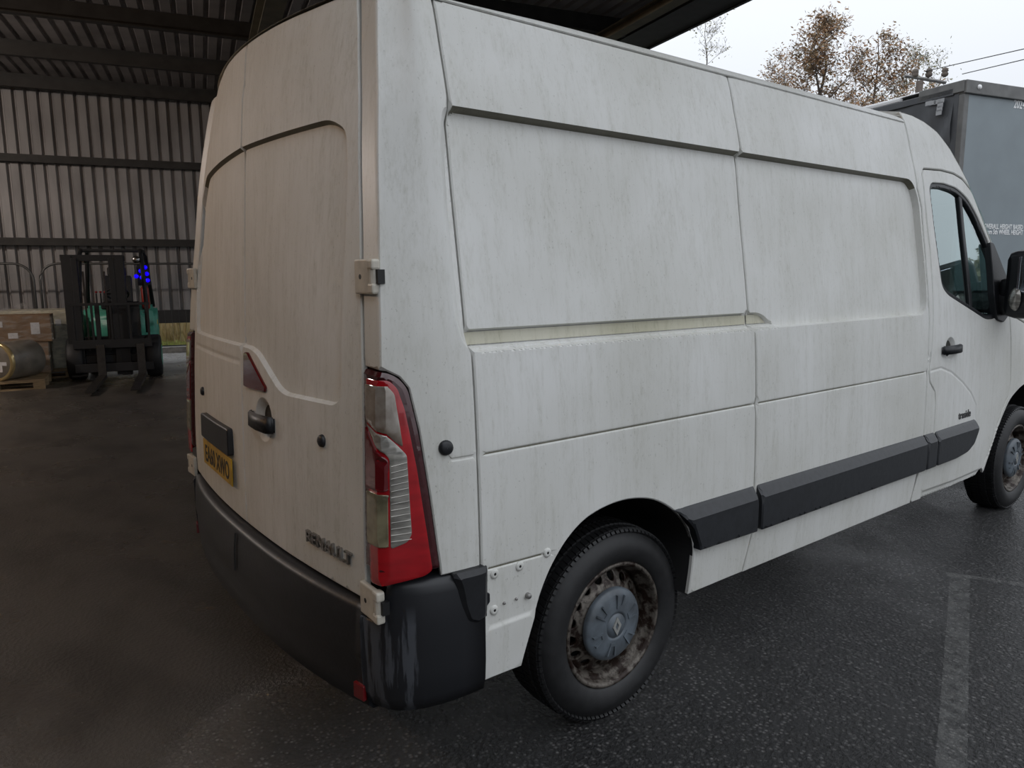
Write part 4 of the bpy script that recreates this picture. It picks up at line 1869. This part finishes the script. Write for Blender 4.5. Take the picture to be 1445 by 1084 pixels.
def barrier(w0, w1, label):
    qb = QW - 1.15
    e = empty('mesh_barrier', sh((w0 + w1) / 2, qb), RZ_SHED)
    tag(e, label, 'barrier', 'tubular barriers along the far wall')
    L, H, r = w1 - w0, 1.82, .30
    pts = [(-L / 2, 0, .02), (-L / 2, 0, H - r)]
    for k in range(1, 7):
        a = math.pi - k * math.pi / 12
        pts.append((-L / 2 + r + r * math.cos(a), 0, H - r + r * math.sin(a)))
    pts += [(-p[0], p[1], p[2]) for p in pts[::-1]]
    bm = bmesh.new()
    tube(bm, pts, .021, 8)
    bobj('tube_frame', bm, M_galv, e, True, False)
    bm = bmesh.new()
    tube(bm, [(-L / 2, 0, .25), (L / 2, 0, .25)], .016, 6)
    bobj('lower_tube', bm, M_galv, e, True, False)
    wires = bmesh.new()
    n = int(L / .12)
    for i in range(1, n):
        x = -L / 2 + L * i / n
        top = H - .02 if abs(x) < L / 2 - r else H - r + math.sqrt(max(0, r * r - (abs(x) - L / 2 + r) ** 2))
        tube(wires, [(x, 0, .25), (x, 0, top)], .0025, 4, False)
    bobj('wire_infill', wires, M_galv, e, False, False)['kind'] = 'stuff'
    for x in (-L / 2 + .10, L / 2 - .10):
        bm = bmesh.new()
        box(bm, (x, 0, .03), (.16, .5, .06), bev=.01)
        bobj('foot', bm, M_dark, e, False, False)
    return e


def w_at(px, q):
    """shed w of a pixel column at shed depth q"""
    d = ray((px, 390))
    t = q / float(d @ NV)
    return float((d * t) @ WV)


QB = QW - 1.15
wa, wb = w_at(47, QB), w_at(56, QB)
barrier(wa - 2.3, wa, 'tubular mesh barrier behind the wrapped pallet load')
barrier(wb, wb + 3.1, 'tubular mesh barrier directly behind the forklift')
barrier(wb + 3.2, wb + 5.5, 'tubular mesh barrier between the forklift and the van')

# ------------------------------------------------------------------ pallets and wrapped loads
M_wood = mat('pallet_wood', (.42, .30, .17), .8, noise=.4, nscale=8, stretch=(1, 6, 6))
M_card = mat('brown_card', (.27, .165, .09), .75, noise=.3, nscale=5)
M_paper = mat('paper_label', (.66, .65, .66), .7, noise=.15, nscale=40)


def wrap_mat():
    mt, nt, b = new_mat('stretch_wrap')
    v = N(nt, 'ShaderNodeTexCoord').outputs['Object']
    a = noise_mask(nt, v, 7, .45, .62, (1, 1, 3), 6)
    bp = N(nt, 'ShaderNodeBump')
    bp.inputs['Strength'].default_value = .7
    bp.inputs['Distance'].default_value = .03
    nt.links.new(noise_mask(nt, v, 5, .2, .8, (1, 1, 2), 7), bp.inputs['Height'])
    nt.links.new(bp.outputs[0], b.inputs['Normal'])
    b.inputs['Base Color'].default_value = (.75, .74, .70, 1)
    b.inputs['Roughness'].default_value = .18
    nt.links.new(mathn(nt, 'ADD', mathn(nt, 'MULTIPLY', a, .22), .03), b.inputs['Alpha'])
    return mt


M_wrap = wrap_mat()
M_pale = mat('pale_wrapped_goods', (.72, .67, .50), .3, noise=.45, nscale=6, bump=.5)


def pallet(loc, rz, label, L=1.2, D=1.0):
    e = empty('pallet', loc, rz)
    tag(e, label, 'pallet', 'wooden pallets beside the forklift')
    for k in range(6):
        bm = bmesh.new()
        box(bm, (-L + L * 0 + L / 2, (k + .5) * D / 6, .133), (L, D / 6 - .025, .022))
        bobj('deck_board', bm, M_wood, e, False, False)
    for k in range(3):
        for j in range(3):
            bm = bmesh.new()
            box(bm, ((-L + .07) + k * (L - .14) / 2, .06 + j * (D - .12) / 2, .06), (.14, .11, .078))
            bobj('block', bm, M_wood, e, False, False)
    for k in range(3):
        bm = bmesh.new()
        box(bm, (-L / 2, .06 + k * (D - .12) / 2, .111), (L, .10, .022))
        bobj('stringer_board', bm, M_wood, e, False, False)
        bm = bmesh.new()
        box(bm, (-L / 2, .06 + k * (D - .12) / 2, .011), (L, .10, .022))
        bobj('bottom_board', bm, M_wood, e, False, False)
    for ch in e.children:
        ch.location.x += L / 2 if False else 0
    return e


# local frame: x to the right along the pallet front, y away; origin at the right front corner
PC = hit((64, 549), 2, 0)
PRZ = math.radians(-10)
pal = pallet((PC[0], PC[1], 0), PRZ, 'wooden pallet under the wrapped drum and cartons')


def on_pal(x, y, z=0.0):
    c, s_ = math.cos(PRZ), math.sin(PRZ)
    return (PC[0] + c * x - s_ * y, PC[1] + s_ * x + c * y, z)


# lying wrapped drum
dr = empty('wrapped_drum', on_pal(-.33, .30, .152), PRZ + math.radians(52))
tag(dr, 'lying clear wrapped drum with paper labels on its end', 'drum')
RD_ = .262
bm = bmesh.new()
lathe(bm, [(.001, -.34), (RD_ - .02, -.34), (RD_, -.32), (RD_ + .004, -.1), (RD_, .22), (RD_ - .02, .24), (.001, .24)], 40, 'x', (0, 0, RD_))
bobj('drum_body', bm, mat('grey_drum', (.24, .21, .17), .35, noise=.4, nscale=7), dr, True, False)
bm = bmesh.new()
lathe(bm, [(RD_ - .035, -.345), (RD_ - .005, -.348), (RD_ + .008, -.33), (RD_ + .006, -.30)], 40, 'x', (0, 0, RD_))
bobj('drum_rim', bm, mat('amber_foil', (.55, .42, .20), .2, metal=.5), dr, True, False)
# labels on the end face (face looks to local -x)
for (y, z, w_, h_) in ((.05, .36, .17, .12), (.17, .27, .11, .15), (.03, .265, .13, .05), (-.10, .235, .13, .05), (.0, .165, .18, .09)):
    bm = bmesh.new()
    box(bm, (-.3425, y, z), (.002, w_, h_))
    bobj('paper_label', bm, M_paper, dr, False, False)
bm = bmesh.new()
ringp = [(-.3445, .17 + .04 * math.cos(a), .285 + .04 * math.sin(a)) for a in np.linspace(0, 2 * math.pi, 25)]
tube(bm, ringp, .006, 5, False)
tube(bm, [(-.3445, .142, .313), (-.3445, .198, .257)], .006, 5)
bobj('warning_mark', bm, mat('red_ink', (.5, .03, .04), .6), dr, False, False)
bm = bmesh.new()
box(bm, (.12, -.19, .40), (.05, .004, .14), Matrix.Rotation(math.radians(-45), 3, 'X') @ Matrix.Rotation(math.radians(20), 3, 'Y'))
bobj('paper_label', bm, M_paper, dr, False, False)

def carton(x0, x1, y0, y1, z0, z1, label, mt=M_card, labels=(), tilt=0, wrapped=True, group=None):
    e = empty('carton', on_pal((x0 + x1) / 2, (y0 + y1) / 2, z0), PRZ + tilt)
    tag(e, label, 'box', group)
    a, b, h = (x1 - x0), (y1 - y0), (z1 - z0)
    bm = bmesh.new()
    box(bm, (0, 0, h / 2), (a, b, h), bev=.008)
    bobj('carton_body', bm, mt, e, False, False)
    for (lx, lz, lw_, lh) in labels:
        bm = bmesh.new()
        box(bm, (lx, -b / 2 - .002, lz), (lw_, .003, lh))
        bobj('paper_label', bm, M_paper, e, False, False)
    if wrapped:
        bm = bmesh.new()
        n = 10
        cols = []
        per = [(-a / 2, -b / 2), (a / 2, -b / 2), (a / 2, b / 2), (-a / 2, b / 2)]
        P = dens(np.array(per), .09)
        for j in range(n):
            z = .012 + (h - .03) * j / (n - 1)
            cols.append([bm.verts.new((p[0] * (1.012 + random.random() * .03), p[1] * (1.012 + random.random() * .04), z + random.uniform(-.006, .012))) for p in P])
        for u, w_ in zip(cols[:-1], cols[1:]):
            for k in range(len(P)):
                bm.faces.new([u[k], u[(k + 1) % len(P)], w_[(k + 1) % len(P)], w_[k]])
        bobj('stretch_film', bm, M_wrap, e, False, False)
    return e


carton(-1.25, .02, .72, 1.16, .147, .62, 'lower wrapped brown carton behind the lying drum', labels=[(.05, .40, .10, .07)])
carton(-1.28, .08, .70, 1.18, .622, 1.02, 'upper wrapped brown carton with several white labels', labels=[(.02, .27, .13, .085), (-.30, .12, .28, .10), (.20, .10, .12, .08), (.48, .20, .11, .17)], group=None)
# second pallet, pale load behind to the right
pal2 = pallet(on_pal(.30, 1.28, 0), PRZ, 'wooden pallet under the pale wrapped load near the forklift', 1.0, 1.0)
carton(-.62, .27, 1.32, 2.2, .147, 1.06, 'pale yellowish film wrapped load beside the forklift', M_pale, labels=[(.30, .72, .08, .10), (.05, .55, .16, .14)])
# crumpled film on top of the cartons
bm = bmesh.new()
bmesh.ops.create_grid(bm, x_segments=14, y_segments=8, size=.5)
for v_ in bm.verts:
    d = math.hypot(v_.co.x, v_.co.y * 1.2)
    v_.co.z = max(0.0, .13 * (1 - d / .5)) * random.uniform(.4, 1.3) + random.uniform(0, .02)
    v_.co.x *= .75
    v_.co.y *= .6
o = bobj('crumpled_film', bm, M_wrap, None)
o.location = on_pal(-.33, .92, 1.045)
tag(o, 'crumpled clear plastic film lying on the upper carton', 'plastic film')

# ------------------------------------------------------------------ forklift (local: x = its left-right, y = forwards (forks), origin on floor under the front axle)
M_fgreen = mat('forklift_green', (.10, .42, .30), .4, noise=.3, nscale=6)
M_fblack = mat('forklift_black', (.014, .014, .015), .6, noise=.3, nscale=10)
M_fsteel = mat('worn_fork_steel', (.055, .050, .045), .45, metal=.5, noise=.4, nscale=14)
HEAD = math.atan2(-.97, -.24)               # travel direction of the forks
FK = (1.24, 10.10, 0)
fk = empty('forklift', FK, HEAD - math.pi / 2)
tag(fk, 'green and black counterbalance forklift facing out with lowered forks', 'forklift')


def fpart(name, boxes, m_, parent=None, bev=.006):
    bm = bmesh.new()
    for b_ in boxes:
        box(bm, b_[0], b_[1], Matrix.Rotation(b_[2], 3, b_[3]) if len(b_) > 2 else None, bev=bev)
    return bobj(name, bm, m_, parent or fk, False, False)


for sx_ in (-1, 1):
    fk_o = fpart('fork', [], M_fsteel)
    bpy.data.objects.remove(fk_o)
    bm = bmesh.new()
    prism(bm, [(.34, .045), (1.95, .045), (1.99, .055), (1.55, .085), (.40, .095), (.385, .55), (.34, .55)], -.10 + sx_ * .27 - .055, -.10 + sx_ * .27 + .055, 'yz')
    bobj('fork', bm, M_fsteel, fk, False, False)
    fpart('outer_mast', [((.19 + sx_ * .34, .14, .97), (.14, .17, 1.82))], M_fblack)
    fpart('inner_mast', [((.19 + sx_ * .245, .17, .96), (.08, .12, 1.78))], M_fblack)
    fpart('lift_chain', [((.19 + sx_ * .14, .20, 1.05), (.025, .02, 1.2))], M_fsteel, bev=0)
fpart('mast_crossbar', [((.19, .14, 1.85), (.84, .14, .09))], M_fblack)
fpart('mast_crossbar', [((0, .12, .32), (.9, .10, .12))], M_fblack)
fpart('lift_cylinder', [((.19, .20, .72), (.06, .06, .9))], M_fblack)
fpart('carriage_bar', [((0, .31, .20), (1.06, .05, .13))], M_fblack)
fpart('carriage_bar', [((0, .31, .56), (1.06, .05, .13))], M_fblack)
# load backrest
for x in (-.50, -.25, 0, .25, .50):
    fpart('backrest_bar', [((x, .31, .86), (.03, .03, .62))], M_fblack, bev=0)
fpart('backrest_top', [((0, .31, 1.16), (1.06, .035, .04))], M_fblack, bev=0)
fpart('apron_plate', [((0, .06, .40), (1.16, .04, .50))], M_fblack)
# wheels
for x, y, r, w_ in ((-.53, 0, .33, .22), (.53, 0, .33, .22), (-.46, -1.45, .26, .18), (.46, -1.45, .26, .18)):
    bm = bmesh.new()
    lathe(bm, [(.06, -w_ / 2), (r * .6, -w_ / 2 - .005), (r * .93, -w_ / 2), (r, -w_ / 2 + .03), (r, w_ / 2 - .03), (r * .93, w_ / 2), (r * .6, w_ / 2 + .005), (.06, w_ / 2)], 32, 'x', (x, y, r), True)
    wv = bobj('wheel', bm, M_fblack, fk, True, False)
    bm = bmesh.new()
    lathe(bm, [(.02, -w_ / 2 - .006), (r * .5, -w_ / 2 - .008), (r * .5, w_ / 2 + .008), (.02, w_ / 2 + .006)], 20, 'x', (x, y, r), True)
    bobj('hub', bm, M_fgreen, wv, False, False)
# chassis, hood, counterweight
bm = bmesh.new()
prism(bm, [(-.30, .30), (-.30, .62), (-.55, .62), (-.62, .45), (-1.10, .45), (-1.15, .30)], -.52, .52, 'yz')
bobj('chassis', bm, M_fblack, fk, False, False)
bm = bmesh.new()
prism(bm, [(-.62, .45), (-.60, .90), (-.70, 1.0), (-1.35, 1.02), (-1.40, .45)], -.40, .40, 'yz')
bmesh.ops.bevel(bm, geom=bm.edges[:], offset=.04, segments=2, affect='EDGES')
bobj('engine_hood', bm, M_fgreen, fk, True, False)
bm = bmesh.new()
prism(bm, [(-1.15, .24), (-1.12, .66), (-1.20, .90), (-1.30, 1.08), (-1.55, 1.10), (-1.80, .95), (-1.88, .60), (-1.82, .26)], -.56, .56, 'yz')
bmesh.ops.bevel(bm, geom=bm.edges[:], offset=.07, segments=3, affect='EDGES')
bobj('counterweight', bm, M_fgreen, fk, True, False)
# dash cowl
bm = bmesh.new()
prism(bm, [(-.05, .60), (-.10, 1.10), (-.22, 1.18), (-.30, 1.05), (-.26, .60)], -.36, .10, 'yz')
bobj('dash_cowl', bm, M_fblack, fk, False, False)
# overhead guard
for sx_ in (-1, 1):
    bm = bmesh.new()
    tube(bm, [(sx_ * .47, -.02, .70), (sx_ * .46, -.26, 1.25), (sx_ * .43, -.42, 1.90), (sx_ * .42, -.55, 1.99), (sx_ * .42, -1.25, 2.0), (sx_ * .44, -1.36, 1.92), (sx_ * .50, -1.48, 1.05)], .032, 8)
    bobj('guard_post', bm, M_fblack, fk, True, False)
for y in (-.55, -.69, -.83, -.97, -1.11, -1.25):
    fpart('guard_bar', [((0, y, 1.995), (.84, .035, .03))], M_fblack, bev=0)
# seat
fpart('seat', [((0, -.92, 1.10), (.46, .44, .12)), ((0, -1.15, 1.36), (.44, .11, .46), math.radians(10), 'X'), ((0, -1.19, 1.66), (.28, .09, .15))], M_fblack, bev=.03)
bm = bmesh.new()
c = Vector((-.05, -.40, 1.30))
R = Matrix.Rotation(math.radians(35), 3, 'X')
tube(bm, [c + R @ Vector((.16 * math.cos(a), .16 * math.sin(a), 0)) for a in np.linspace(0, 2 * math.pi, 25)], .014, 6, False)
tube(bm, [c, c + Vector((0, .22, -.28))], .02, 6)
tube(bm, [c - Vector((.15, 0, 0)), c + Vector((.15, 0, 0))], .012, 6)
bobj('steering_wheel', bm, M_fblack, fk, True, False)
# head lamps under the guard, blue warning lamp, red extinguisher, yellow sticker
for x in (-.36, .36):
    bm = bmesh.new()
    lathe(bm, [(.002, .03), (.05, .028), (.06, 0), (.05, -.05), (.002, -.06)], 18, 'y', (x, -.38, 1.84))
    bobj('head_lamp', bm, M_chrome, fk, True, False)
M_blue = mat('blue_led', (.0, .0, .1), .3, emis=(.008, .0, 1.0), estr=1.0)
# rear work lamp: plate with six blue lamps on the rear guard post
fpart('warning_lamp_plate', [((-.40, -1.30, 1.60), (.20, .02, .36))], M_fblack)
for k, (dx, dz) in enumerate(((.03, .13), (-.04, .07), (.05, .02), (-.03, -.04), (.055, -.09), (-.115, -.02))):
    bm = bmesh.new()
    lathe(bm, [(.002, .022), (.03, .018), (.036, 0), (.036, -.01)], 16, 'y', (-.40 - dx, -1.275, 1.60 + dz))
    bobj('blue_led', bm, M_blue, fk, True, False)
bm = bmesh.new()
lathe(bm, [(.002, .46), (.03, .45), (.03, .40), (.062, .36), (.065, .02), (.05, 0), (.002, 0)], 20, 'z', (-.40, -1.22, 1.02))
bobj('fire_extinguisher', bm, mat('extinguisher_red', (.35, .03, .02), .35), fk, True, False)
fpart('hazard_sticker', [((-.565, -1.10, .80), (.006, .10, .08))], mat('sticker_yellow', (.65, .45, .03), .5), bev=0)
fpart('control_levers', [((.12, -.36, 1.20), (.02, .02, .22)), ((.18, -.36, 1.20), (.02, .02, .22)), ((.24, -.36, 1.20), (.02, .02, .22))], M_fblack, bev=0)
for k, x in enumerate((.12, .18, .24)):
    bm = bmesh.new()
    lathe(bm, [(.002, .02), (.018, .012), (.02, 0), (.01, -.016)], 10, 'z', (x, -.36, 1.33))
    bobj('lever_knob', bm, mat('knob_red%d' % k, (.30, .02, .02), .4), fk, True, False)

# ------------------------------------------------------------------ curtain sided trailer
ZT_ = 4.2
TC = hit((1364, 112), 2, ZT_)
tr = empty('curtain_trailer', (TC[0], TC[1], 0), RZ_SHED)
tag(tr, 'grey curtain sided trailer parked beyond the van', 'trailer')
TW, TLn = 2.55, 13.6
M_curt = mat('dark_grey_curtain', (.075, .080, .087), .5, noise=.2, nscale=3)
M_bulk = mat('grey_bulkhead_panel', (.235, .275, .295), .45, noise=.12, nscale=2)
M_rail = mat('grey_rail', (.17, .17, .165), .5, metal=.2, noise=.3, nscale=6)


def tpart(name, boxes, m_, parent=None, bev=.01):
    bm = bmesh.new()
    for b_ in boxes:
        box(bm, b_[0], b_[1], bev=bev)
    return bobj(name, bm, m_, parent or tr, False, False)


# origin = near left top corner column, local x to the right along the front, y backwards along the left side
bulk = tpart('front_bulkhead', [((TW / 2, .05, 2.65), (TW - .20, .06, 2.75))], M_bulk)
tpart('corner_post', [((.05, .06, 2.65), (.10, .10, 2.9))], M_rail)
tpart('corner_post', [((TW - .05, .06, 2.65), (.10, .10, 2.9))], M_rail)
tpart('corner_flap', [((.006, .20, 2.65), (.03, .22, 2.86))], M_curt)
tpart('top_rail', [((TW / 2, .05, ZT_ - .09), (TW + .02, .14, .18))], M_rail)
tpart('corner_cap', [((.02, .36, ZT_ - .08), (.10, .70, .16))], M_rail)
tpart('side_rail', [((.03, TLn / 2 + .7, ZT_ - .05), (.08, TLn - .7, .05))], mat('white_rail', (.62, .62, .62), .5))
tpart('roof_skin', [((TW / 2, TLn / 2, ZT_ + .0), (TW - .1, TLn, .02))], M_white)
tpart('rear_frame', [((TW / 2, TLn - .05, 2.65), (TW, .1, 2.9))], M_rail)
tpart('right_curtain', [((TW - .02, TLn / 2, 2.65), (.03, TLn - .2, 2.9))], M_curt)
# left curtain in panels with folds near the front
for k in range(6):
    y0_, y1_ = .16 + k * 2.22, .16 + (k + 1) * 2.22 - .02
    v, f = [], []
    ny, nz = 30, 20
    for i in range(ny + 1):
        for j in range(nz + 1):
            y = y0_ + (y1_ - y0_) * i / ny
            z = 1.25 + (ZT_ - .16 - 1.25) * j / nz
            d = .008 * math.sin(y * 4)
            if k == 0:
                t = max(0, 1 - (y - y0_) / 1.1)
                d += t * .035 * math.sin((y - y0_) * 16 + (z - 2.5) * 7.0) * math.exp(-((z - 3.1) / .8) ** 2) * 1.2
            v.append((-.012 - d, y, z))
    for i in range(ny):
        for j in range(nz):
            a = i * (nz + 1) + j
            f.append((a, a + nz + 1, a + nz + 2, a + 1))
    cur = obj('curtain_panel', v, f, M_curt, tr, True, False)
    tpart('pelmet', [((-.005, (y0_ + y1_) / 2, ZT_ - .13), (.05, y1_ - y0_, .10))], M_curt)
    if k == 0:
        c0 = cur
# reflective tape corner on the curtain: short squares in an angle
tp = []
M_tape = mat('reflective_tape_grey', (.36, .37, .38), .5)
for px in ((1312, 146), (1318, 145), (1324, 144), (1329.5, 142.5)):
    tp.append((px, 0))
for px in ((1328.5, 148), (1327.5, 153.5), (1326.5, 159)):
    tp.append((px, 1))
Minv = Matrix.Translation((TC[0], TC[1], 0)) @ Matrix.Rotation(RZ_SHED, 4, 'Z')
Minv.invert()
for px, k in tp:
    d = ray(px)
    # plane of the left side: local x = -.03
    o_l, d_l = Minv @ Vector(CAM), Minv.to_3x3() @ Vector(d)
    t = (-.035 - o_l.x) / d_l.x
    p = o_l + d_l * t
    tpart('reflective_tape', [((-.06, p.y, p.z), (.004, .10 if k == 0 else .09, .06 if k == 0 else .07))], M_tape, c0, 0)


def on_bulk(px):
    o_l, d_l = Minv @ Vector(CAM), Minv.to_3x3() @ Vector(ray(px))
    t = (.018 - o_l.y) / d_l.y
    return o_l + d_l * t


Mt = Matrix.Rotation(math.radians(90), 4, 'X')
for body, px, sz, px1 in (('OVERALL HEIGHT BASED', (1443, 324), .098, (1391, 321)), ('mm 5th WHEEL HEIGHT', (1443, 331.5), .098, (1393, 329))):
    p = on_bulk(px)
    text_mesh('lettering', body, sz, .001, M_white, bulk, Matrix.Translation((p.x, .016, p.z)) @ Mt, bold=.002, align='RIGHT', sx=.80, inv=False)
p = on_bulk((1430, 152))
text_mesh('lettering', '2024', .17, .001, M_white, bulk, Matrix.Translation((p.x, .016, p.z)) @ Mt, bold=.003, sx=.75, inv=False)
bm = bmesh.new()
pb = on_bulk((1379, 115))
lathe(bm, [(.002, -.02), (.03, -.018), (.035, 0)], 16, 'y', (pb.x, -.02, ZT_ - .085))
bobj('marker_lamp', bm, M_white, tr, True, False)
# chassis and running gear
tpart('deck', [((TW / 2, TLn / 2, 1.18), (TW, TLn, .12))], M_fblack)
tpart('chassis_rail', [((TW / 2 - .5, TLn / 2, .98), (.12, TLn - .6, .30))], M_fblack)
tpart('chassis_rail', [((TW / 2 + .5, TLn / 2, .98), (.12, TLn - .6, .30))], M_fblack)
for x in (.5, TW - .5):
    tpart('landing_leg', [((x, 2.4, .55), (.12, .12, 1.0)), ((x, 2.4, .03), (.25, .25, .06))], M_fblack)
for k in range(3):
    for x in (.17, TW - .17):
        bm = bmesh.new()
        lathe(bm, [(.12, -.17), (.30, -.16), (.48, -.17), (.52, -.13), (.52, .13), (.48, .17), (.30, .16), (.12, .17)], 32, 'x', (x, 8.6 + k * 1.31, .52), True)
        bobj('wheel', bm, M_rubber, tr, True, False)

# ------------------------------------------------------------------ trees
M_bark = mat('grey_bark', (.16, .13, .11), .9, noise=.4, nscale=6)
M_leafb = mat('brown_autumn_leaf', (.30, .16, .08), .8, noise=.5, nscale=3, col2=(.16, .12, .06))
M_leafg = mat('olive_leaf', (.22, .19, .09), .8, noise=.5, nscale=3, col2=(.14, .14, .07))


def tree(px_base, dist, ztop, spread, leaves, leafsize, m_leaf, label, seed, levels=4, trunk=.16, group=None):
    r = random.Random(seed)
    d = ray((px_base, 300))
    d2 = np.array([d[0], d[1], 0])
    d2 /= np.linalg.norm(d2)
    base = CAM * [1, 1, 0] + d2 * dist
    e = empty('tree', tuple(float(x) for x in base))
    tag(e, label, 'tree', group)
    bm = bmesh.new()
    tips = []

    H = ztop

    def limb(p, dirv, L, rad, lev):
        n = 5
        pts, rs, q, dv = [p], [rad], p.copy(), dirv.copy()
        for i in range(n):
            dv = (dv + Vector((r.uniform(-.2, .2), r.uniform(-.2, .2), r.uniform(-.02, .16)))).normalized()
            q = q + dv * (L / n)
            pts.append(q.copy())
            rs.append(max(.005, rad * (1 - .8 * (i + 1) / n)))
        tube(bm, pts, rs, 5 if lev > 1 else 3, False)
        if lev <= 1:
            tips.extend(pts[1:])
        if lev == 0:
            return
        for k in range(6 if lev == 2 else 5):
            t = r.uniform(.25, .98)
            i = min(n - 1, int(t * n))
            bp_ = pts[i].lerp(pts[i + 1], t * n - i)
            a = r.uniform(0, 2 * math.pi)
            nd = (dv * .8 + Vector((math.cos(a), math.sin(a), r.uniform(-.1, .6))) * .8).normalized()
            limb(bp_, nd, L * r.uniform(.35, .5), rad * .4, lev - 1)
    lead = [Vector((r.uniform(-.12, .12), r.uniform(-.12, .12), H * k / 12)) for k in range(13)]
    lead[0] = Vector((0, 0, 0))
    tube(bm, lead, [max(.008, trunk * (1 - k / 12.5)) for k in range(13)], 7, False)
    tips.extend(lead[10:])
    for k in range(26):
        t = r.uniform(.28, .97)
        i = min(11, int(t * 12))
        p = lead[i].lerp(lead[i + 1], t * 12 - i)
        a = r.uniform(0, 2 * math.pi)
        L = H * spread * (1.05 - t) ** .75 * r.uniform(.6, 1.1)
        limb(p, Vector((math.cos(a), math.sin(a), .75)).normalized(), max(.35, L), trunk * .35 * (1.1 - t), 2)
    zmax = H
    bobj('trunk', bm, M_bark, e, True, False)
    v, f = [], []
    for i in range(leaves):
        t = r.choice(tips)
        c_ = Vector((t.x, t.y, t.z * H / zmax)) + Vector((r.gauss(0, .22), r.gauss(0, .22), r.gauss(-.08, .2)))
        u = Vector((r.uniform(-1, 1), r.uniform(-1, 1), r.uniform(-1, 1))).normalized()
        w_ = u.orthogonal().normalized()
        s_ = leafsize * r.uniform(.6, 1.3)
        b_ = len(v)
        v += [tuple(c_ - u * s_), tuple(c_ + w_ * s_ * .5), tuple(c_ + u * s_), tuple(c_ - w_ * s_ * .5)]
        f.append((b_, b_ + 1, b_ + 2, b_ + 3))
    lv = obj('foliage', v, f, m_leaf, e, False, False)
    lv['kind'] = 'stuff'
    return e


def z_at(px, dist):
    d = ray(px)
    return float(CAM[2] + d[2] / math.hypot(d[0], d[1]) * dist)


DT = 30
tree(1150, DT, z_at((1150, 26), DT), .42, 7500, .075, M_leafb, 'tall tree with rusty brown leaves behind the van roof', 3, 5, .2)
tree(1222, DT + 7, z_at((1222, 48), DT + 7), .40, 6000, .085, M_leafb, 'shorter brown leaved tree between the tall tree and the trailer', 11, 5, .19)
tree(1278, DT + 14, z_at((1278, 66), DT + 14), .36, 4200, .07, M_leafg, 'olive thin leaved tree rising behind the trailer roof', 5, 5, .16)
tree(1098, DT + 9, z_at((1098, 72), DT + 9), .34, 2600, .08, M_leafb, 'low sparse brown tree left of the tall tree over the van roof', 21, 5, .14)
tree(990, DT + 16, z_at((990, 14), DT + 16), .30, 900, .08, M_leafg, 'almost bare tree beside the shed roof edge', 8, 5, .14)

# trees across the open yard, mirrored in the cab glass
for k, (px, dist, zt) in enumerate(((1640, 42, 6.5), (1850, 46, 7.5), (2130, 44, 6.0), (2520, 47, 7.2), (3150, 45, 6.6), (4600, 44, 7.0))):
    tree(px, dist, zt, .5, 3800, .17, M_leafg, 'rounded olive tree standing across the open yard', 40 + k, 5, .2, 'olive trees across the open yard')

# ------------------------------------------------------------------ power line pole
DP = 26.0
pt = CAM + ray((1298, 112)) / np.hypot(*ray((1298, 112))[:2]) * DP
pole = empty('utility_pole', (pt[0], pt[1], 0))
tag(pole, 'wooden utility pole with cross arm and insulators beyond the trailer', 'utility pole')
bm = bmesh.new()
tube(bm, [(0, 0, 0), (0, 0, pt[2] - .05)], [.14, .10], 10)
bobj('pole_shaft', bm, M_bark, pole, True, False)
ax = Vector((CR[0], CR[1], 0)).normalized()
ax = (ax * .9 + Vector((CF[0], CF[1], 0)).normalized() * -.1).normalized()
bm = bmesh.new()
tube(bm, [tuple(ax * -.45 + Vector((0, 0, pt[2] + .12))), tuple(ax * .75 + Vector((0, 0, pt[2] - .12)))], .05, 6)
bobj('cross_arm', bm, M_steel, pole, False, False)
ins = []
for t in (-.15, .25, .70):
    p = ax * t + Vector((0, 0, pt[2] + .06))
    ins.append(p)
    bm = bmesh.new()
    lathe(bm, [(.03, -.02), (.09, .02), (.10, .08), (.07, .12), (.10, .16), (.06, .24), (.01, .26)], 12, 'z', p)
    bobj('insulator', bm, M_bark, pole, True, False)
for k, (pxa, pxb) in enumerate((((1308, 100), (1445, 69)), ((1360, 104), (1445, 84)))):
    da, db = ray(pxa), ray(pxb)
    A = CAM + da / np.hypot(*da[:2]) * DP
    B = CAM + db / np.hypot(*db[:2]) * (DP * .9)
    B2 = A + (B - A) * 9
    A2 = A - (B - A) * .03
    bm = bmesh.new()
    n = 48
    tube(bm, [tuple(A2 + (B2 - A2) * i / n) for i in range(n + 1)], .012, 4)
    o = bobj('power_cable', bm, M_ink, None)
    tag(o, ['upper thin power cable running from the pole over the trailer', 'lower thin power cable running from the pole over the trailer'][k], 'cable')
